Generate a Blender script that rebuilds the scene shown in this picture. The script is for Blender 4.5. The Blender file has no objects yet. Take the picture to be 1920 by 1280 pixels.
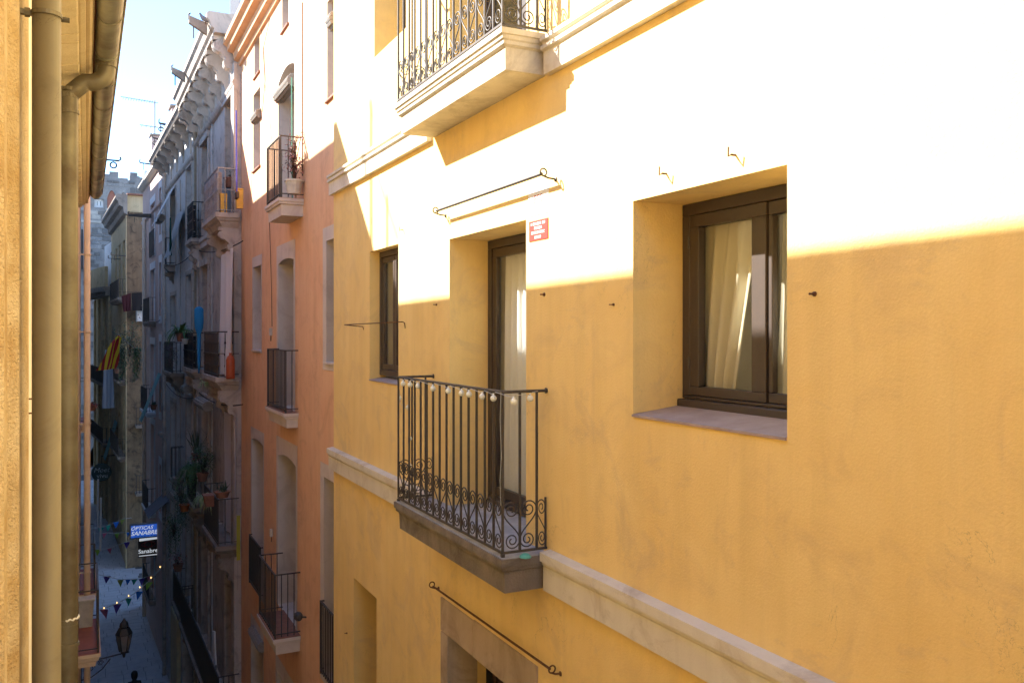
import bpy, math, random
from math import sin, cos, tan, pi, radians as R, atan2, sqrt
random.seed(7)
C = bpy.context.scene.collection
SC = bpy.context.scene

# ---------------------------------------------------------------- camera
FL = 1620.0                       # focal length in photo pixels (photo 1920 wide)
CX, CY = 960.0, 622.0             # the horizon lies at row 622
TH = math.atan(800.0/FL)          # the street runs away 26 degrees left of the view axis
CAMZ = 13.0
cam_d = bpy.data.cameras.new('camera'); cam = bpy.data.objects.new('camera', cam_d); C.objects.link(cam)
cam.location = (0, 0, CAMZ); cam.rotation_euler = (R(90), 0, -TH)
cam_d.sensor_width = 36; cam_d.lens = FL/1920*36; cam_d.shift_y = -18/1920
cam_d.clip_start = 0.05; cam_d.clip_end = 2000
SC.camera = cam

# ---------------------------------------------------------------- sky, sun, exposure
SUN_TRAVEL = (1.0, -0.9, -1.0)    # light comes from beyond and left, over the left-hand roofs
world = bpy.data.worlds.new('World'); SC.world = world; world.use_nodes = True
nt = world.node_tree; nt.nodes.clear()
wo = nt.nodes.new('ShaderNodeOutputWorld'); bg = nt.nodes.new('ShaderNodeBackground')
sky = nt.nodes.new('ShaderNodeTexSky'); sky.sky_type = 'NISHITA'; sky.sun_disc = False
sky.sun_elevation = math.atan2(1.0, sqrt(1+0.81)); sky.sun_rotation = math.atan2(-1.0, 0.9)
sky.air_density = 1.0; sky.dust_density = 0.0; sky.ozone_density = 6.0; sky.altitude = 0
bg.inputs['Strength'].default_value = 0.056
nt.links.new(sky.outputs[0], bg.inputs[0]); nt.links.new(bg.outputs[0], wo.inputs[0])
sd = bpy.data.lights.new('sun', 'SUN'); sd.energy = 2.3; sd.angle = R(0.5); sd.color = (1.0, 0.95, 0.87)
sun = bpy.data.objects.new('sun', sd); C.objects.link(sun); sun.location = (-20, 20, 40)
from mathutils import Vector, Matrix
sun.rotation_euler = Vector(SUN_TRAVEL).to_track_quat('-Z', 'Y').to_euler()
SC.view_settings.view_transform = 'Standard'; SC.view_settings.look = 'None'
SC.view_settings.exposure = 3.3; SC.view_settings.gamma = 1.0; SC.view_settings.use_curve_mapping = False
SC.render.engine = 'CYCLES'
SC.cycles.max_bounces = 10; SC.cycles.diffuse_bounces = 6; SC.cycles.use_denoising = True
SC.cycles.transparent_max_bounces = 12

# ---------------------------------------------------------------- geometry helpers
class MB:
    """collects shapes and links them as ONE mesh object"""
    def __init__(s): s.v = []; s.f = []
    def add(s, vs, fs):
        b = len(s.v); s.v += [tuple(v) for v in vs]; s.f += [tuple(b+i for i in f) for f in fs]; return s
    def box(s, x0, x1, y0, y1, z0, z1):
        if x0 > x1: x0, x1 = x1, x0
        if y0 > y1: y0, y1 = y1, y0
        if z0 > z1: z0, z1 = z1, z0
        return s.add([(x0,y0,z0),(x1,y0,z0),(x1,y1,z0),(x0,y1,z0),(x0,y0,z1),(x1,y0,z1),(x1,y1,z1),(x0,y1,z1)],
                     [(0,3,2,1),(4,5,6,7),(0,1,5,4),(1,2,6,5),(2,3,7,6),(3,0,4,7)])
    def cbox(s, x0, x1, y0, y1, z0, z1, c=0.004):
        """box with its vertical and horizontal edges cut (a soft arris)"""
        if x0 > x1: x0, x1 = x1, x0
        if y0 > y1: y0, y1 = y1, y0
        if z0 > z1: z0, z1 = z1, z0
        vs = []
        for (x, ix) in ((x0,1),(x1,-1)):
            for (y, iy) in ((y0,1),(y1,-1)):
                for (z, iz) in ((z0,1),(z1,-1)):
                    vs += [(x,y+iy*c,z+iz*c),(x+ix*c,y,z+iz*c),(x+ix*c,y+iy*c,z)]
        def V(a,b,d,k): return ((a*2+b)*2+d)*3+k
        fs = [(V(0,0,0,0),V(0,0,1,0),V(0,1,1,0),V(0,1,0,0)),(V(1,0,0,0),V(1,1,0,0),V(1,1,1,0),V(1,0,1,0)),
              (V(0,0,0,1),V(1,0,0,1),V(1,0,1,1),V(0,0,1,1)),(V(0,1,0,1),V(0,1,1,1),V(1,1,1,1),V(1,1,0,1)),
              (V(0,0,0,2),V(0,1,0,2),V(1,1,0,2),V(1,0,0,2)),(V(0,0,1,2),V(1,0,1,2),V(1,1,1,2),V(0,1,1,2))]
        for a in (0,1):
            for b in (0,1):
                fs.append((V(a,b,0,0),V(a,b,1,0),V(a,b,1,1),V(a,b,0,1)))
                fs.append((V(a,0,b,0),V(a,1,b,0),V(a,1,b,2),V(a,0,b,2)))
                fs.append((V(0,a,b,1),V(1,a,b,1),V(1,a,b,2),V(0,a,b,2)))
                for d in (0,1): fs.append((V(a,b,d,0),V(a,b,d,1),V(a,b,d,2)))
        return s.add(vs, fs)
    def quad(s, a, b, c, d): return s.add([a,b,c,d], [(0,1,2,3)])
    def poly(s, pts): return s.add(pts, [tuple(range(len(pts)))])
    def tube(s, pts, r, n=6, caps=True):
        pts = [Vector(p) for p in pts]; m = len(pts)
        rs = r if isinstance(r, (list, tuple)) else [r]*m
        tg = []
        for i in range(m):
            t = pts[min(i+1,m-1)]-pts[max(i-1,0)]
            tg.append(t.normalized() if t.length > 1e-9 else Vector((0,0,1)))
        up = Vector((0,0,1)) if abs(tg[0].z) < .9 else Vector((1,0,0))
        u = tg[0].cross(up).normalized(); vs = []
        for i in range(m):
            u = (u - tg[i]*u.dot(tg[i]));
            u = u.normalized() if u.length > 1e-6 else tg[i].orthogonal().normalized()
            w = tg[i].cross(u)
            for k in range(n):
                a = 2*pi*k/n; vs.append(pts[i]+u*(rs[i]*cos(a))+w*(rs[i]*sin(a)))
        fs = [(i*n+k, i*n+(k+1)%n, (i+1)*n+(k+1)%n, (i+1)*n+k) for i in range(m-1) for k in range(n)]
        if caps: fs += [tuple(range(n-1,-1,-1)), tuple((m-1)*n+k for k in range(n))]
        return s.add(vs, fs)
    def lathe(s, prof, c=(0,0,0), n=12, axis='z'):
        vs = []
        for (r, h) in prof:
            for k in range(n):
                a = 2*pi*k/n; p = (r*cos(a), r*sin(a), h)
                if axis == 'x': p = (p[2], p[0], p[1])
                if axis == 'y': p = (p[0], p[2], p[1])
                vs.append((c[0]+p[0], c[1]+p[1], c[2]+p[2]))
        m = len(prof)
        fs = [(i*n+k, i*n+(k+1)%n, (i+1)*n+(k+1)%n, (i+1)*n+k) for i in range(m-1) for k in range(n)]
        if prof[0][0] > 1e-5: fs.append(tuple(range(n-1,-1,-1)))
        if prof[-1][0] > 1e-5: fs.append(tuple((m-1)*n+k for k in range(n)))
        return s.add(vs, fs)
    def prism(s, prof, x0, x1, ax='x'):
        """profile (a,b) extruded: ax x -> (y,z) profile; y -> (x,z); z -> (x,y)"""
        n = len(prof)
        def P(a, b, t): return (t,a,b) if ax == 'x' else ((a,t,b) if ax == 'y' else (a,b,t))
        vs = [P(a,b,x0) for a,b in prof]+[P(a,b,x1) for a,b in prof]
        fs = [(i,(i+1)%n,n+(i+1)%n,n+i) for i in range(n)]+[tuple(range(n-1,-1,-1)), tuple(range(n,2*n))]
        return s.add(vs, fs)
    def slab(s, x0, x1, p, levels, y0=0.0, ends=(1,1)):
        """moulded slab: levels = (z, inset from outer edge) from top to bottom, wall side at y0"""
        vs = []
        for z, i in levels:
            vs += [(x0+i*ends[0],y0,z),(x0+i*ends[0],p-i,z),(x1-i*ends[1],p-i,z),(x1-i*ends[1],y0,z)]
        m = len(levels); fs = [(0,1,2,3)]
        for k in range(m-1):
            a = 4*k
            for j in range(4):
                fs.append((a+j,a+4+j,a+4+(j+1)%4,a+(j+1)%4))
        fs.append(tuple(4*(m-1)+j for j in (3,2,1,0)))
        return s.add(vs, fs)
    def wall(s, x0, x1, z0, z1, ops, y=0.0, reveal=True):
        xs = sorted({x0, x1, *[min(max(o['a'],x0),x1) for o in ops], *[min(max(o['b'],x0),x1) for o in ops]})
        zs = sorted({z0, z1, *[min(max(o['c'],z0),z1) for o in ops], *[min(max(o['d'],z0),z1) for o in ops]})
        for i in range(len(xs)-1):
            for j in range(len(zs)-1):
                mx, mz = (xs[i]+xs[i+1])/2, (zs[j]+zs[j+1])/2
                if any(o['a'] < mx < o['b'] and o['c'] < mz < o['d'] for o in ops): continue
                s.quad((xs[i],y,zs[j]),(xs[i],y,zs[j+1]),(xs[i+1],y,zs[j+1]),(xs[i+1],y,zs[j]))
        if reveal:
            for o in ops:
                a,b,c,d,r = o['a'],o['b'],o['c'],o['d'],o['r']; q = y-r
                s.quad((a,y,c),(a,q,c),(a,q,d),(a,y,d)); s.quad((b,y,c),(b,y,d),(b,q,d),(b,q,c))
                s.quad((a,y,d),(a,q,d),(b,q,d),(b,y,d)); s.quad((a,y,c),(b,y,c),(b,q,c),(a,q,c))
                h = o.get('arch', 0)
                if h:   # segmental head: fill the two top corners
                    n = 8; m = (a+b)/2
                    for sg in (0, 1):
                        pts = [((a if sg == 0 else b), d)]
                        for k in range(n//2+1):
                            f = k/(n/2); x = (a if sg == 0 else b)+(m-(a if sg == 0 else b))*f
                            pts.append((x, d-h*(1-f)**2))
                        pts = [pts[0]]+pts[1:]
                        s.prism(pts, y-0.001, q+0.002, 'y')
        return s
    def me(s, name, mat, smooth=False):
        m = bpy.data.meshes.new(name); m.from_pydata(s.v, [], s.f); m.validate(); m.update()
        if mat: m.materials.append(mat)
        if smooth:
            for p in m.polygons: p.use_smooth = True
        return m
    def build(s, name, mat, parent=None, loc=(0,0,0), rot=(0,0,0), smooth=False):
        o = bpy.data.objects.new(name, s.me(name, mat, smooth)); C.objects.link(o)
        o.location = loc; o.rotation_euler = rot
        if parent: o.parent = parent
        return o
def rooms(B, ops, mat, y=0.0, depth=1.2, grow=.1):
    for o in ops: m = MB(); room(m, o, y, depth, grow); m.build('room', mat, B)
def inst(me, name, parent, loc=(0,0,0), rot=(0,0,0), scale=None):
    o = bpy.data.objects.new(name, me); C.objects.link(o); o.location = loc; o.rotation_euler = rot
    if scale: o.scale = scale
    if parent: o.parent = parent
    return o
def tag(o, label=None, cat=None, group=None, kind=None):
    if label: o['label'] = label
    if cat: o['category'] = cat
    if group: o['group'] = group
    if kind: o['kind'] = kind
    return o
def thing(name, label, cat, loc=(0,0,0), rotz=0.0, group=None):
    o = bpy.data.objects.new(name, None); C.objects.link(o); o.empty_display_size = .1
    o.location = loc; o.rotation_euler = (0,0,rotz)
    return tag(o, label, cat, group)
def copy_tree(o, parent=None):
    c = o.copy(); C.objects.link(c)
    if parent: c.parent = parent
    for ch in o.children: copy_tree(ch, c)
    return c

class Fac:
    """a facade plane; local x runs along it, y out into the street, z up (metres above the ground)"""
    def __init__(s, near, far, side='R'):
        a, b = (near, far) if side == 'R' else (far, near)
        s.o = Vector(a); t = Vector(b)-s.o; s.L = t.length; s.t = t.normalized(); s.n = Vector((-s.t.y, s.t.x))
        s.ang = atan2(s.t.y, s.t.x)
    def _hit(s, px, o):
        u = (px-CX)/FL; d = Vector((sin(TH)+cos(TH)*u, cos(TH)-sin(TH)*u))
        q = s.o+s.n*o; den = d.x*s.n.x+d.y*s.n.y
        k = (q.x*s.n.x+q.y*s.n.y)/den          # depth along the view axis
        return k, d*k
    def s(s_, px, o=0.0):
        k, p = s_._hit(px, o); return (p-s_.o).dot(s_.t)
    def z(s, px, py, o=0.0):
        k, p = s._hit(px, o); return CAMZ-(py-CY)/FL*k
    def at(s, px, py, o=0.0): return (s.s(px,o), o, s.z(px,py,o))
    def W(s, x, o, z): p = s.o+s.t*x+s.n*o; return (p.x, p.y, z)
    def thing(s, name, label, cat, x=0.0, o=0.0, z=0.0, group=None):
        return thing(name, label, cat, s.W(x,o,z), s.ang, group)

# ---------------------------------------------------------------- materials
MATS = {}
def _nodes(name):
    m = bpy.data.materials.new(name); m.use_nodes = True; t = m.node_tree
    b = t.nodes['Principled BSDF']; return m, t, b
def _noise(t, vec, scale, detail=4, rough=.55, dist=0.0):
    n = t.nodes.new('ShaderNodeTexNoise'); n.inputs['Scale'].default_value = scale
    n.inputs['Detail'].default_value = detail; n.inputs['Roughness'].default_value = rough
    n.inputs['Distortion'].default_value = dist; t.links.new(vec, n.inputs['Vector']); return n.outputs['Fac']
def _ramp(t, fac, lo, hi):
    r = t.nodes.new('ShaderNodeMapRange'); r.inputs['From Min'].default_value = lo; r.inputs['From Max'].default_value = hi
    t.links.new(fac, r.inputs['Value']); return r.outputs['Result']
def _mix(t, fac, a, b, mode='MIX'):
    m = t.nodes.new('ShaderNodeMix'); m.data_type = 'RGBA'; m.blend_type = mode
    for sock, v in ((m.inputs['Factor'], fac), (m.inputs[6], a), (m.inputs[7], b)):
        if isinstance(v, (int, float)): sock.default_value = v
        elif isinstance(v, tuple): sock.default_value = (*v, 1) if len(v) == 3 else v
        else: t.links.new(v, sock)
    return m.outputs[2]
def _vec(t, scale=(1,1,1)):
    g = t.nodes.new('ShaderNodeNewGeometry'); mp = t.nodes.new('ShaderNodeMapping'); mp.inputs['Scale'].default_value = scale
    t.links.new(g.outputs['Position'], mp.inputs['Vector']); return mp.outputs['Vector']
def _bump(t, b, h, strength, dist):
    n = t.nodes.new('ShaderNodeBump'); n.inputs['Strength'].default_value = strength; n.inputs['Distance'].default_value = dist
    t.links.new(h, n.inputs['Height']); t.links.new(n.outputs[0], b.inputs['Normal'])
def _math(t, op, a, b):
    m = t.nodes.new('ShaderNodeMath'); m.operation = op
    for i, v in enumerate((a, b)):
        if isinstance(v, (int, float)): m.inputs[i].default_value = v
        else: t.links.new(v, m.inputs[i])
    return m.outputs[0]
def plaster(name, c1, c2, dirt=None, dirt_amt=.5, grain=70, bump=.5, bdist=.006, streak=.25, rough=.9, patch=1.1, stains=None):
    m, t, b = _nodes(name); v = _vec(t)
    f = _ramp(t, _noise(t, v, patch, 5, .6, .6), .35, .68); col = _mix(t, f, c1, c2)
    st = _ramp(t, _noise(t, _vec(t, (3.5,3.5,.28)), 1.6, 5, .6), .42, .75)
    dk = tuple(x*.72 for x in c1); col = _mix(t, _math(t,'MULTIPLY',st,streak), col, dk)
    if dirt:
        d = _ramp(t, _noise(t, v, 2.3, 8, .68, 1.0), .50, .70)
        col = _mix(t, _math(t,'MULTIPLY',d,dirt_amt), col, dirt)
    fine = _noise(t, v, grain, 3, .6); fm = _ramp(t, fine, .25, .8)
    col = _mix(t, _math(t,'MULTIPLY',fm,.16), col, tuple(x*.7 for x in c1))
    if stains:      # old repairs, soot smudges and hairline cracks with shapes of their own
        r1 = _ramp(t, _noise(t, _vec(t, (1,1,1.4)), .9, 7, .72, 1.8), .56, .63); col = _mix(t, _math(t,'MULTIPLY',r1,.24), col, stains)
        r2 = _ramp(t, _noise(t, _vec(t, (9,9,.5)), 1.0, 4, .6, .3), .60, .80); col = _mix(t, _math(t,'MULTIPLY',r2,.22), col, stains)
        r3 = _math(t,'ABSOLUTE', _math(t,'SUBTRACT', _noise(t, v, .55, 9, .62, 1.2), .5), 0); r3 = _ramp(t, r3, .0012, .0); gate = _ramp(t, _noise(t, v, .7, 2), .52, .6)
        col = _mix(t, _math(t,'MULTIPLY', _math(t,'MULTIPLY',r3,gate), .55), col, tuple(x*.4 for x in stains))
    t.links.new(col, b.inputs['Base Color']); b.inputs['Roughness'].default_value = rough
    big = _noise(t, v, 5, 3, .5); h = _math(t,'ADD',fine,_math(t,'MULTIPLY',big,1.2)); _bump(t, b, h, bump, bdist)
    MATS[name] = m; return m
def plain(name, c1, c2=None, rough=.6, metal=0.0, scale=12, bump=0.0, bdist=.003, spec=.5, sheen=0):
    m, t, b = _nodes(name); v = _vec(t); c2 = c2 or tuple(x*.75 for x in c1)
    f = _ramp(t, _noise(t, v, scale, 6, .65), .35, .7); t.links.new(_mix(t, f, c1, c2), b.inputs['Base Color'])
    b.inputs['Roughness'].default_value = rough; b.inputs['Metallic'].default_value = metal
    b.inputs['Specular IOR Level'].default_value = spec
    if bump: _bump(t, b, _noise(t, v, scale*3, 4, .6), bump, bdist)
    MATS[name] = m; return m
def cloth(name, c, c2=None, trans=.25, rough=.85):
    m, t, b = _nodes(name); v = _vec(t, (1,1,.2)); c2 = c2 or tuple(x*.85 for x in c)
    col = _mix(t, _noise(t, v, 9, 4), c, c2); t.links.new(col, b.inputs['Base Color']); b.inputs['Roughness'].default_value = rough
    tr = t.nodes.new('ShaderNodeBsdfTranslucent'); t.links.new(col, tr.inputs[0])
    mx = t.nodes.new('ShaderNodeMixShader'); mx.inputs[0].default_value = trans
    t.links.new(b.outputs[0], mx.inputs[1]); t.links.new(tr.outputs[0], mx.inputs[2])
    t.links.new(mx.outputs[0], t.nodes['Material Output'].inputs[0]); MATS[name] = m; return m
def glass(name, tint=(.97,.98,.97), refl=1.0):
    m, t, b = _nodes(name); t.nodes.remove(b)
    tr = t.nodes.new('ShaderNodeBsdfTransparent'); tr.inputs[0].default_value = (*tint, 1)
    gl = t.nodes.new('ShaderNodeBsdfGlossy'); gl.inputs['Roughness'].default_value = .02
    gl.inputs[0].default_value = (.9,.95,1,1)
    fr = t.nodes.new('ShaderNodeFresnel'); gm = t.nodes.new('ShaderNodeNewGeometry'); mr = _ramp(t, gm.outputs['Backfacing'], 0, 1); mr.node.inputs['To Min'].default_value = 1.55; mr.node.inputs['To Max'].default_value = 1/1.55; t.links.new(mr, fr.inputs[0])
    v = _vec(t); bn = t.nodes.new('ShaderNodeBump'); bn.inputs['Strength'].default_value = .05; bn.inputs['Distance'].default_value = .02
    t.links.new(_noise(t, v, 1.2, 2), bn.inputs['Height']); t.links.new(bn.outputs[0], gl.inputs['Normal'])
    mx = t.nodes.new('ShaderNodeMixShader'); t.links.new(_math(t,'MULTIPLY',fr.outputs[0],refl), mx.inputs[0])
    t.links.new(tr.outputs[0], mx.inputs[1]); t.links.new(gl.outputs[0], mx.inputs[2])
    t.links.new(mx.outputs[0], t.nodes['Material Output'].inputs[0]); MATS[name] = m; return m
def lamp_mat(name, col, strength):
    m, t, b = _nodes(name); b.inputs['Emission Color'].default_value = (*col,1); b.inputs['Emission Strength'].default_value = strength
    b.inputs['Base Color'].default_value = (*col,1); MATS[name] = m; return m

M_yel = plaster('ochre_yellow_stucco', (.83,.59,.225), (.87,.65,.275), (.62,.44,.22), .45, 75, .42, .007, .30, stains=(.52,.38,.24))
M_ora = plaster('orange_stucco', (.80,.46,.255), (.84,.53,.31), (.58,.30,.17), .4, 60, .5, .006, .35, stains=(.48,.26,.16))
M_band = plaster('cream_moulding_paint', (.68,.62,.51), (.74,.69,.58), (.38,.28,.18), .5, 90, .5, .004, .3, stains=(.25,.19,.13))
M_slab = plaster('weathered_brown_stone', (.17,.14,.115), (.28,.235,.19), (.06,.048,.04), .75, 60, .7, .007, .8, stains=(.03,.025,.02))
M_slab_w = plaster('pale_worn_stone', (.55,.50,.40), (.64,.58,.48), (.30,.25,.19), .7, 60, .5, .005, .5, stains=(.16,.13,.10))
M_cas = plaster('grey_pink_casing_render', (.62,.54,.48), (.68,.60,.54), (.30,.22,.18), .35, 60, .3, .003, .2)
M_stone_sur = plaster('brown_stone_surround', (.42,.32,.22), (.52,.40,.28), (.17,.12,.085), .6, 40, .6, .006, .5)
M_iron = plain('black_wrought_iron', (.060,.052,.046), (.085,.072,.062), .55, .3, 40, .3, .001)
M_rust = plain('rusty_iron', (.16,.07,.03), (.08,.04,.025), .85, .2, 30, .5, .002)
M_galv = plain('grey_galvanised_rod', (.07,.06,.05), (.04,.034,.03), .5, .6, 30)
M_brown = plain('brown_lacquered_aluminium', (.056,.041,.034), (.048,.035,.030), .42, 0, 60)
M_sill = plain('grey_mauve_sill_tile', (.30,.23,.21), (.40,.32,.30), .75, 0, 6, .3, .002)
M_floor = plain('pale_blue_grey_painted_floor', (.44,.44,.47), (.30,.29,.30), .8, 0, 7, .3, .003)
M_glass = glass('window_glass')
M_glassd = glass('dark_window_glass', (.35,.38,.4), 1.0)
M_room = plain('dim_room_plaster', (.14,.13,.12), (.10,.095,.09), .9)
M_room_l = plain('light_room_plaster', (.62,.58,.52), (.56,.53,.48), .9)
M_curt = cloth('cream_curtain_fabric', (.82,.76,.60), (.76,.69,.53), .35)
M_curtw = cloth('white_curtain_fabric', (.92,.91,.91), (.86,.85,.85), .25)
M_bulb = plain('frosted_white_globe', (.82,.84,.76), (.78,.80,.72), .3)
M_wire = plain('thin_white_wire', (.6,.6,.58), None, .5)
M_red = plain('red_sign_enamel', (.50,.03,.02), (.46,.028,.02), .5)
M_white = plain('white_sign_enamel', (.80,.80,.78), (.76,.76,.74), .5)
M_redink = plain('faded_red_ink', (.40,.05,.03), None, .7)
M_wood = plain('dark_brown_wood', (.075,.035,.02), (.05,.025,.015), .6, 0, 8, .3, .002)
M_blind = plain('grey_wooden_blind_slats', (.30,.28,.25), (.22,.20,.18), .8, 0, 20, .4, .003)
M_terr = plain('terracotta', (.30,.14,.09), (.22,.10,.065), .85, 0, 12, .4, .003)
M_cable = plain('black_cable', (.03,.03,.03), None, .6)
M_boxw = plain('off_white_plastic', (.62,.58,.50), None, .5)
M_pvc = plaster('beige_painted_pipe', (.18,.155,.105), (.205,.18,.125), (.12,.095,.06), .6, 160, .15, .001, .5, rough=.5, patch=2.5, stains=(.07,.05,.03))
M_zinc = plain('weathered_zinc_gutter', (.38,.39,.31), (.13,.10,.08), .48, .45, 3.2, .3, .004)
M_zincp = plain('grey_green_zinc_downpipe', (.20,.185,.135), (.10,.08,.055), .45, .35, 3.5, .2, .003)
M_left = plaster('worn_cream_ochre_render', (.52,.38,.20), (.72,.62,.46), (.40,.25,.10), .9, 110, 1.0, .012, .5, patch=4.5, stains=(.30,.21,.13))
M_bounce = plaster('bounce_white_render', (.84,.81,.75), (.87,.85,.79), (.6,.52,.4), .4, 50, .4, .005, .3)  # hidden wall whitened so it bounces more light onto the yellow wall
M_leaves = plain('leaf_green', (.06,.13,.04), (.09,.17,.05), .55, 0, 30)
M_leavesv = plain('striped_pale_leaf', (.50,.58,.36), (.18,.30,.10), .5, 0, 60)
M_leavesd = plain('dull_dark_leaf', (.06,.10,.05), (.11,.11,.07), .6, 0, 30)
# ================================================================ yellow building (right foreground)
FY = Fac((3.0, -13.0), (3.0, 11.5))
def op(a, b, c, d, r=.385, arch=0): return dict(a=min(a,b), b=max(a,b), c=c, d=d, r=r, arch=arch)
def room(mb, o, y=0.0, depth=1.6, grow=.25):
    a,b,c,d,q = o['a']-grow, o['b']+grow, o['c']-.02, o['d']+.15, y-o['r']-.002; e = q-depth
    mb.quad((a,q,c),(a,e,c),(a,e,d),(a,q,d)); mb.quad((b,q,c),(b,q,d),(b,e,d),(b,e,c))
    mb.quad((a,q,d),(a,e,d),(b,e,d),(b,q,d)); mb.quad((a,q,c),(b,q,c),(b,e,c),(a,e,c))
    mb.quad((a,e,c),(b,e,c),(b,e,d),(a,e,d))
    # inner face round the opening
    mb.wall(a, b, c, d, [o], q, False)
def shell(mb, x0, x1, z0, z1, depth=7.0):
    mb.quad((x0,0,z0),(x0,-depth,z0),(x0,-depth,z1),(x0,0,z1)); mb.quad((x1,0,z0),(x1,0,z1),(x1,-depth,z1),(x1,-depth,z0))
    mb.quad((x0,-depth,z0),(x1,-depth,z0),(x1,-depth,z1),(x0,-depth,z1))
def window(B, o, y=None, fw=.07, fd=.06, mull=(.5,), sash=.055, mat=None, gl=None, trans=(), off=.0, name='window', fb=None, sw=None, sb=None):
    """frame (part) with a pane (sub-part) for every light"""
    mat = mat or M_brown; gl = gl or M_glass
    y = (-o['r'] if y is None else y); a,b,c,d = o['a'],o['b'],o['c']+off,o['d']
    f = MB(); e = .002; fb = fb or fw; sb = sb or sash
    f.cbox(a+e,b-e,y-fd,y,d-fw,d-e); f.cbox(a+e,b-e,y-fd,y,c+e,c+fb)
    f.cbox(a+e,a+fw,y-fd,y,c+fb,d-fw); f.cbox(b-fw,b-e,y-fd,y,c+fb,d-fw)
    xs = [a+fw]+[a+(b-a)*m for m in mull]+[b-fw]; g = .006
    zs = [c+fb]+[c+(d-c)*k for k in trans]+[d-fw]; panes = []
    for i in range(len(xs)-1):
        for j in range(len(zs)-1):
            x0, x1, z0, z1 = xs[i]+g*.5, xs[i+1]-g*.5, zs[j]+g*.5, zs[j+1]-g*.5; ys = y-.012
            l_, r_ = sw[i] if sw else (sash, sash); yy = ys+(.014 if sw and i == len(sw)-1 else 0)
            f.cbox(x0,x1,ys-.045,yy,z1-sash,z1); f.cbox(x0,x1,ys-.045,yy,z0,z0+sb)
            f.cbox(x0,x0+l_,ys-.045,yy,z0+sb,z1-sash); f.cbox(x1-r_,x1,ys-.045,yy,z0+sb,z1-sash)
            panes.append((x0+l_-.004, x1-r_+.004, z0+sb-.004, z1-sash+.004, ys-.026))
    w = f.build(name, mat, B)
    for (x0,x1,z0,z1,yy) in panes:
        MB().box(x0,x1,yy-.004,yy,z0,z1).build('pane', gl, w)
    return w
def curtain_mesh(w0, w1, h, folds, amp=.035, n=48, rows=14, lean=0.0):
    """hanging sheet: width w0 at top, w1 at bottom, leaning sideways by lean"""
    mb = MB(); vs = []
    for j in range(rows+1):
        f = j/rows; w = w0+(w1-w0)*f; x0 = lean*f
        for i in range(n+1):
            u = i/n; a = amp*(.5+.5*f)
            vs.append((x0+u*w, a*sin(u*folds*2*pi+.8*sin(3*f+u*4))+.3*a*sin(u*folds*5.3+1+f), -h*f))
    fs = [(j*(n+1)+i, j*(n+1)+i+1, (j+1)*(n+1)+i+1, (j+1)*(n+1)+i) for j in range(rows) for i in range(n)]
    return mb.add(vs, fs)

Y = FY
big = op(Y.s(1187), Y.s(1476), 13-.505, 13+.797)
door = op(Y.s(843), Y.s(986.5), 13-1.60, 13+.85)
small = op(Y.s(693), Y.s(747), 13-.56, 13+.94, .20)
upwin = op(Y.s(702), Y.s(702)-1.1, 13+3.17, 13+4.6)
updoor = op(Y.s(843), Y.s(986.5), 13+2.14, 13+4.55)
lowwin = op(Y.s(663), Y.s(706), 13-5.4, 13-3.06, .95)
lowdoor = op(Y.s(840), Y.s(985), 13-5.3, 13-2.79)
YB = Y.thing('yellow_building', 'ochre yellow stuccoed house filling the right half of the view', 'building')
yops = [big, door, small, upwin, updoor, lowwin, lowdoor]
w = MB(); w.wall(0, Y.L, 0, 21.0, yops); shell(w, 0, Y.L, 0, 21.0); w.build('wall', M_yel, YB)
MB().box(0, Y.L, -7, .25, 21.003, 21.25).build('roof', M_slab_w, YB)
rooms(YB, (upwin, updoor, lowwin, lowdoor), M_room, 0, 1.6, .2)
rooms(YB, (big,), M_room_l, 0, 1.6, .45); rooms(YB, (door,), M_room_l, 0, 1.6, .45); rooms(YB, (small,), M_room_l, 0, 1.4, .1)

# string courses: the same moulding as the balcony slabs
def course(x0, x1, zt, zb, p, mat, name='string_course'):
    pr = [(0,zt),(p,zt-.012),(p,zt-.075),(p-.018,zt-.085),(p-.018,zt-.10),(p-.028,zt-.115),(p-.028,zb+.004),(0,zb)]
    x = x0
    while x < x1-.01:
        e = min(x1, x+random.uniform(1.5,2.3)); dz = random.uniform(-.003,.003); MB().prism([(a, b+dz) for a, b in pr], x+.0015, e-.0015).build(name, mat, YB); x = e
SX0, SX1 = 18.46, 20.82    # both balcony slabs, along the wall
course(0, SX0-.002, 13-1.56, 13-1.85, .085, M_band); course(SX1+.002, Y.L+.05, 13-1.55, 13-1.84, .085, M_band)
def course2(x0, x1, name='string_course'):
    zt, zb, p = 13+2.10, 13+1.84, .085
    pr = [(0,zt),(p,zt),(p,zt-.028),(p-.022,zt-.036),(p-.022,zt-.055),(p-.006,zt-.062),(p-.006,zt-.088),(p-.032,zt-.10),(p-.032,zb),(0,zb)]
    x = x0
    while x < x1-.01:
        e = min(x1, x+random.uniform(1.5,2.3)); dz = random.uniform(-.003,.003); MB().prism([(a, b+dz) for a, b in pr], x+.0015, e-.0015).build(name, M_band, YB); x = e
course2(0, SX0-.002); course2(SX1+.002, Y.L+.06)
MB().slab(SX0, SX1, .385, [(13-1.60,0),(13-1.655,0),(13-1.66,.012),(13-1.685,.015),(13-1.70,.035),(13-1.72,.04),(13-1.85,.045)]).build('balcony_slab', M_slab, YB)
MB().box(SX0+.012, SX1-.012, -.38, .372, 13-1.60, 13-1.592).build('balcony_floor', M_floor, YB)
MB().slab(SX0, SX1, .385, [(13+2.14,0),(13+2.10,0),(13+2.095,.012),(13+2.07,.018),(13+2.06,.03),(13+2.035,.03),(13+2.02,.055),(13+1.86,.058)]).build('balcony_slab', M_slab_w, YB)
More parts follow.
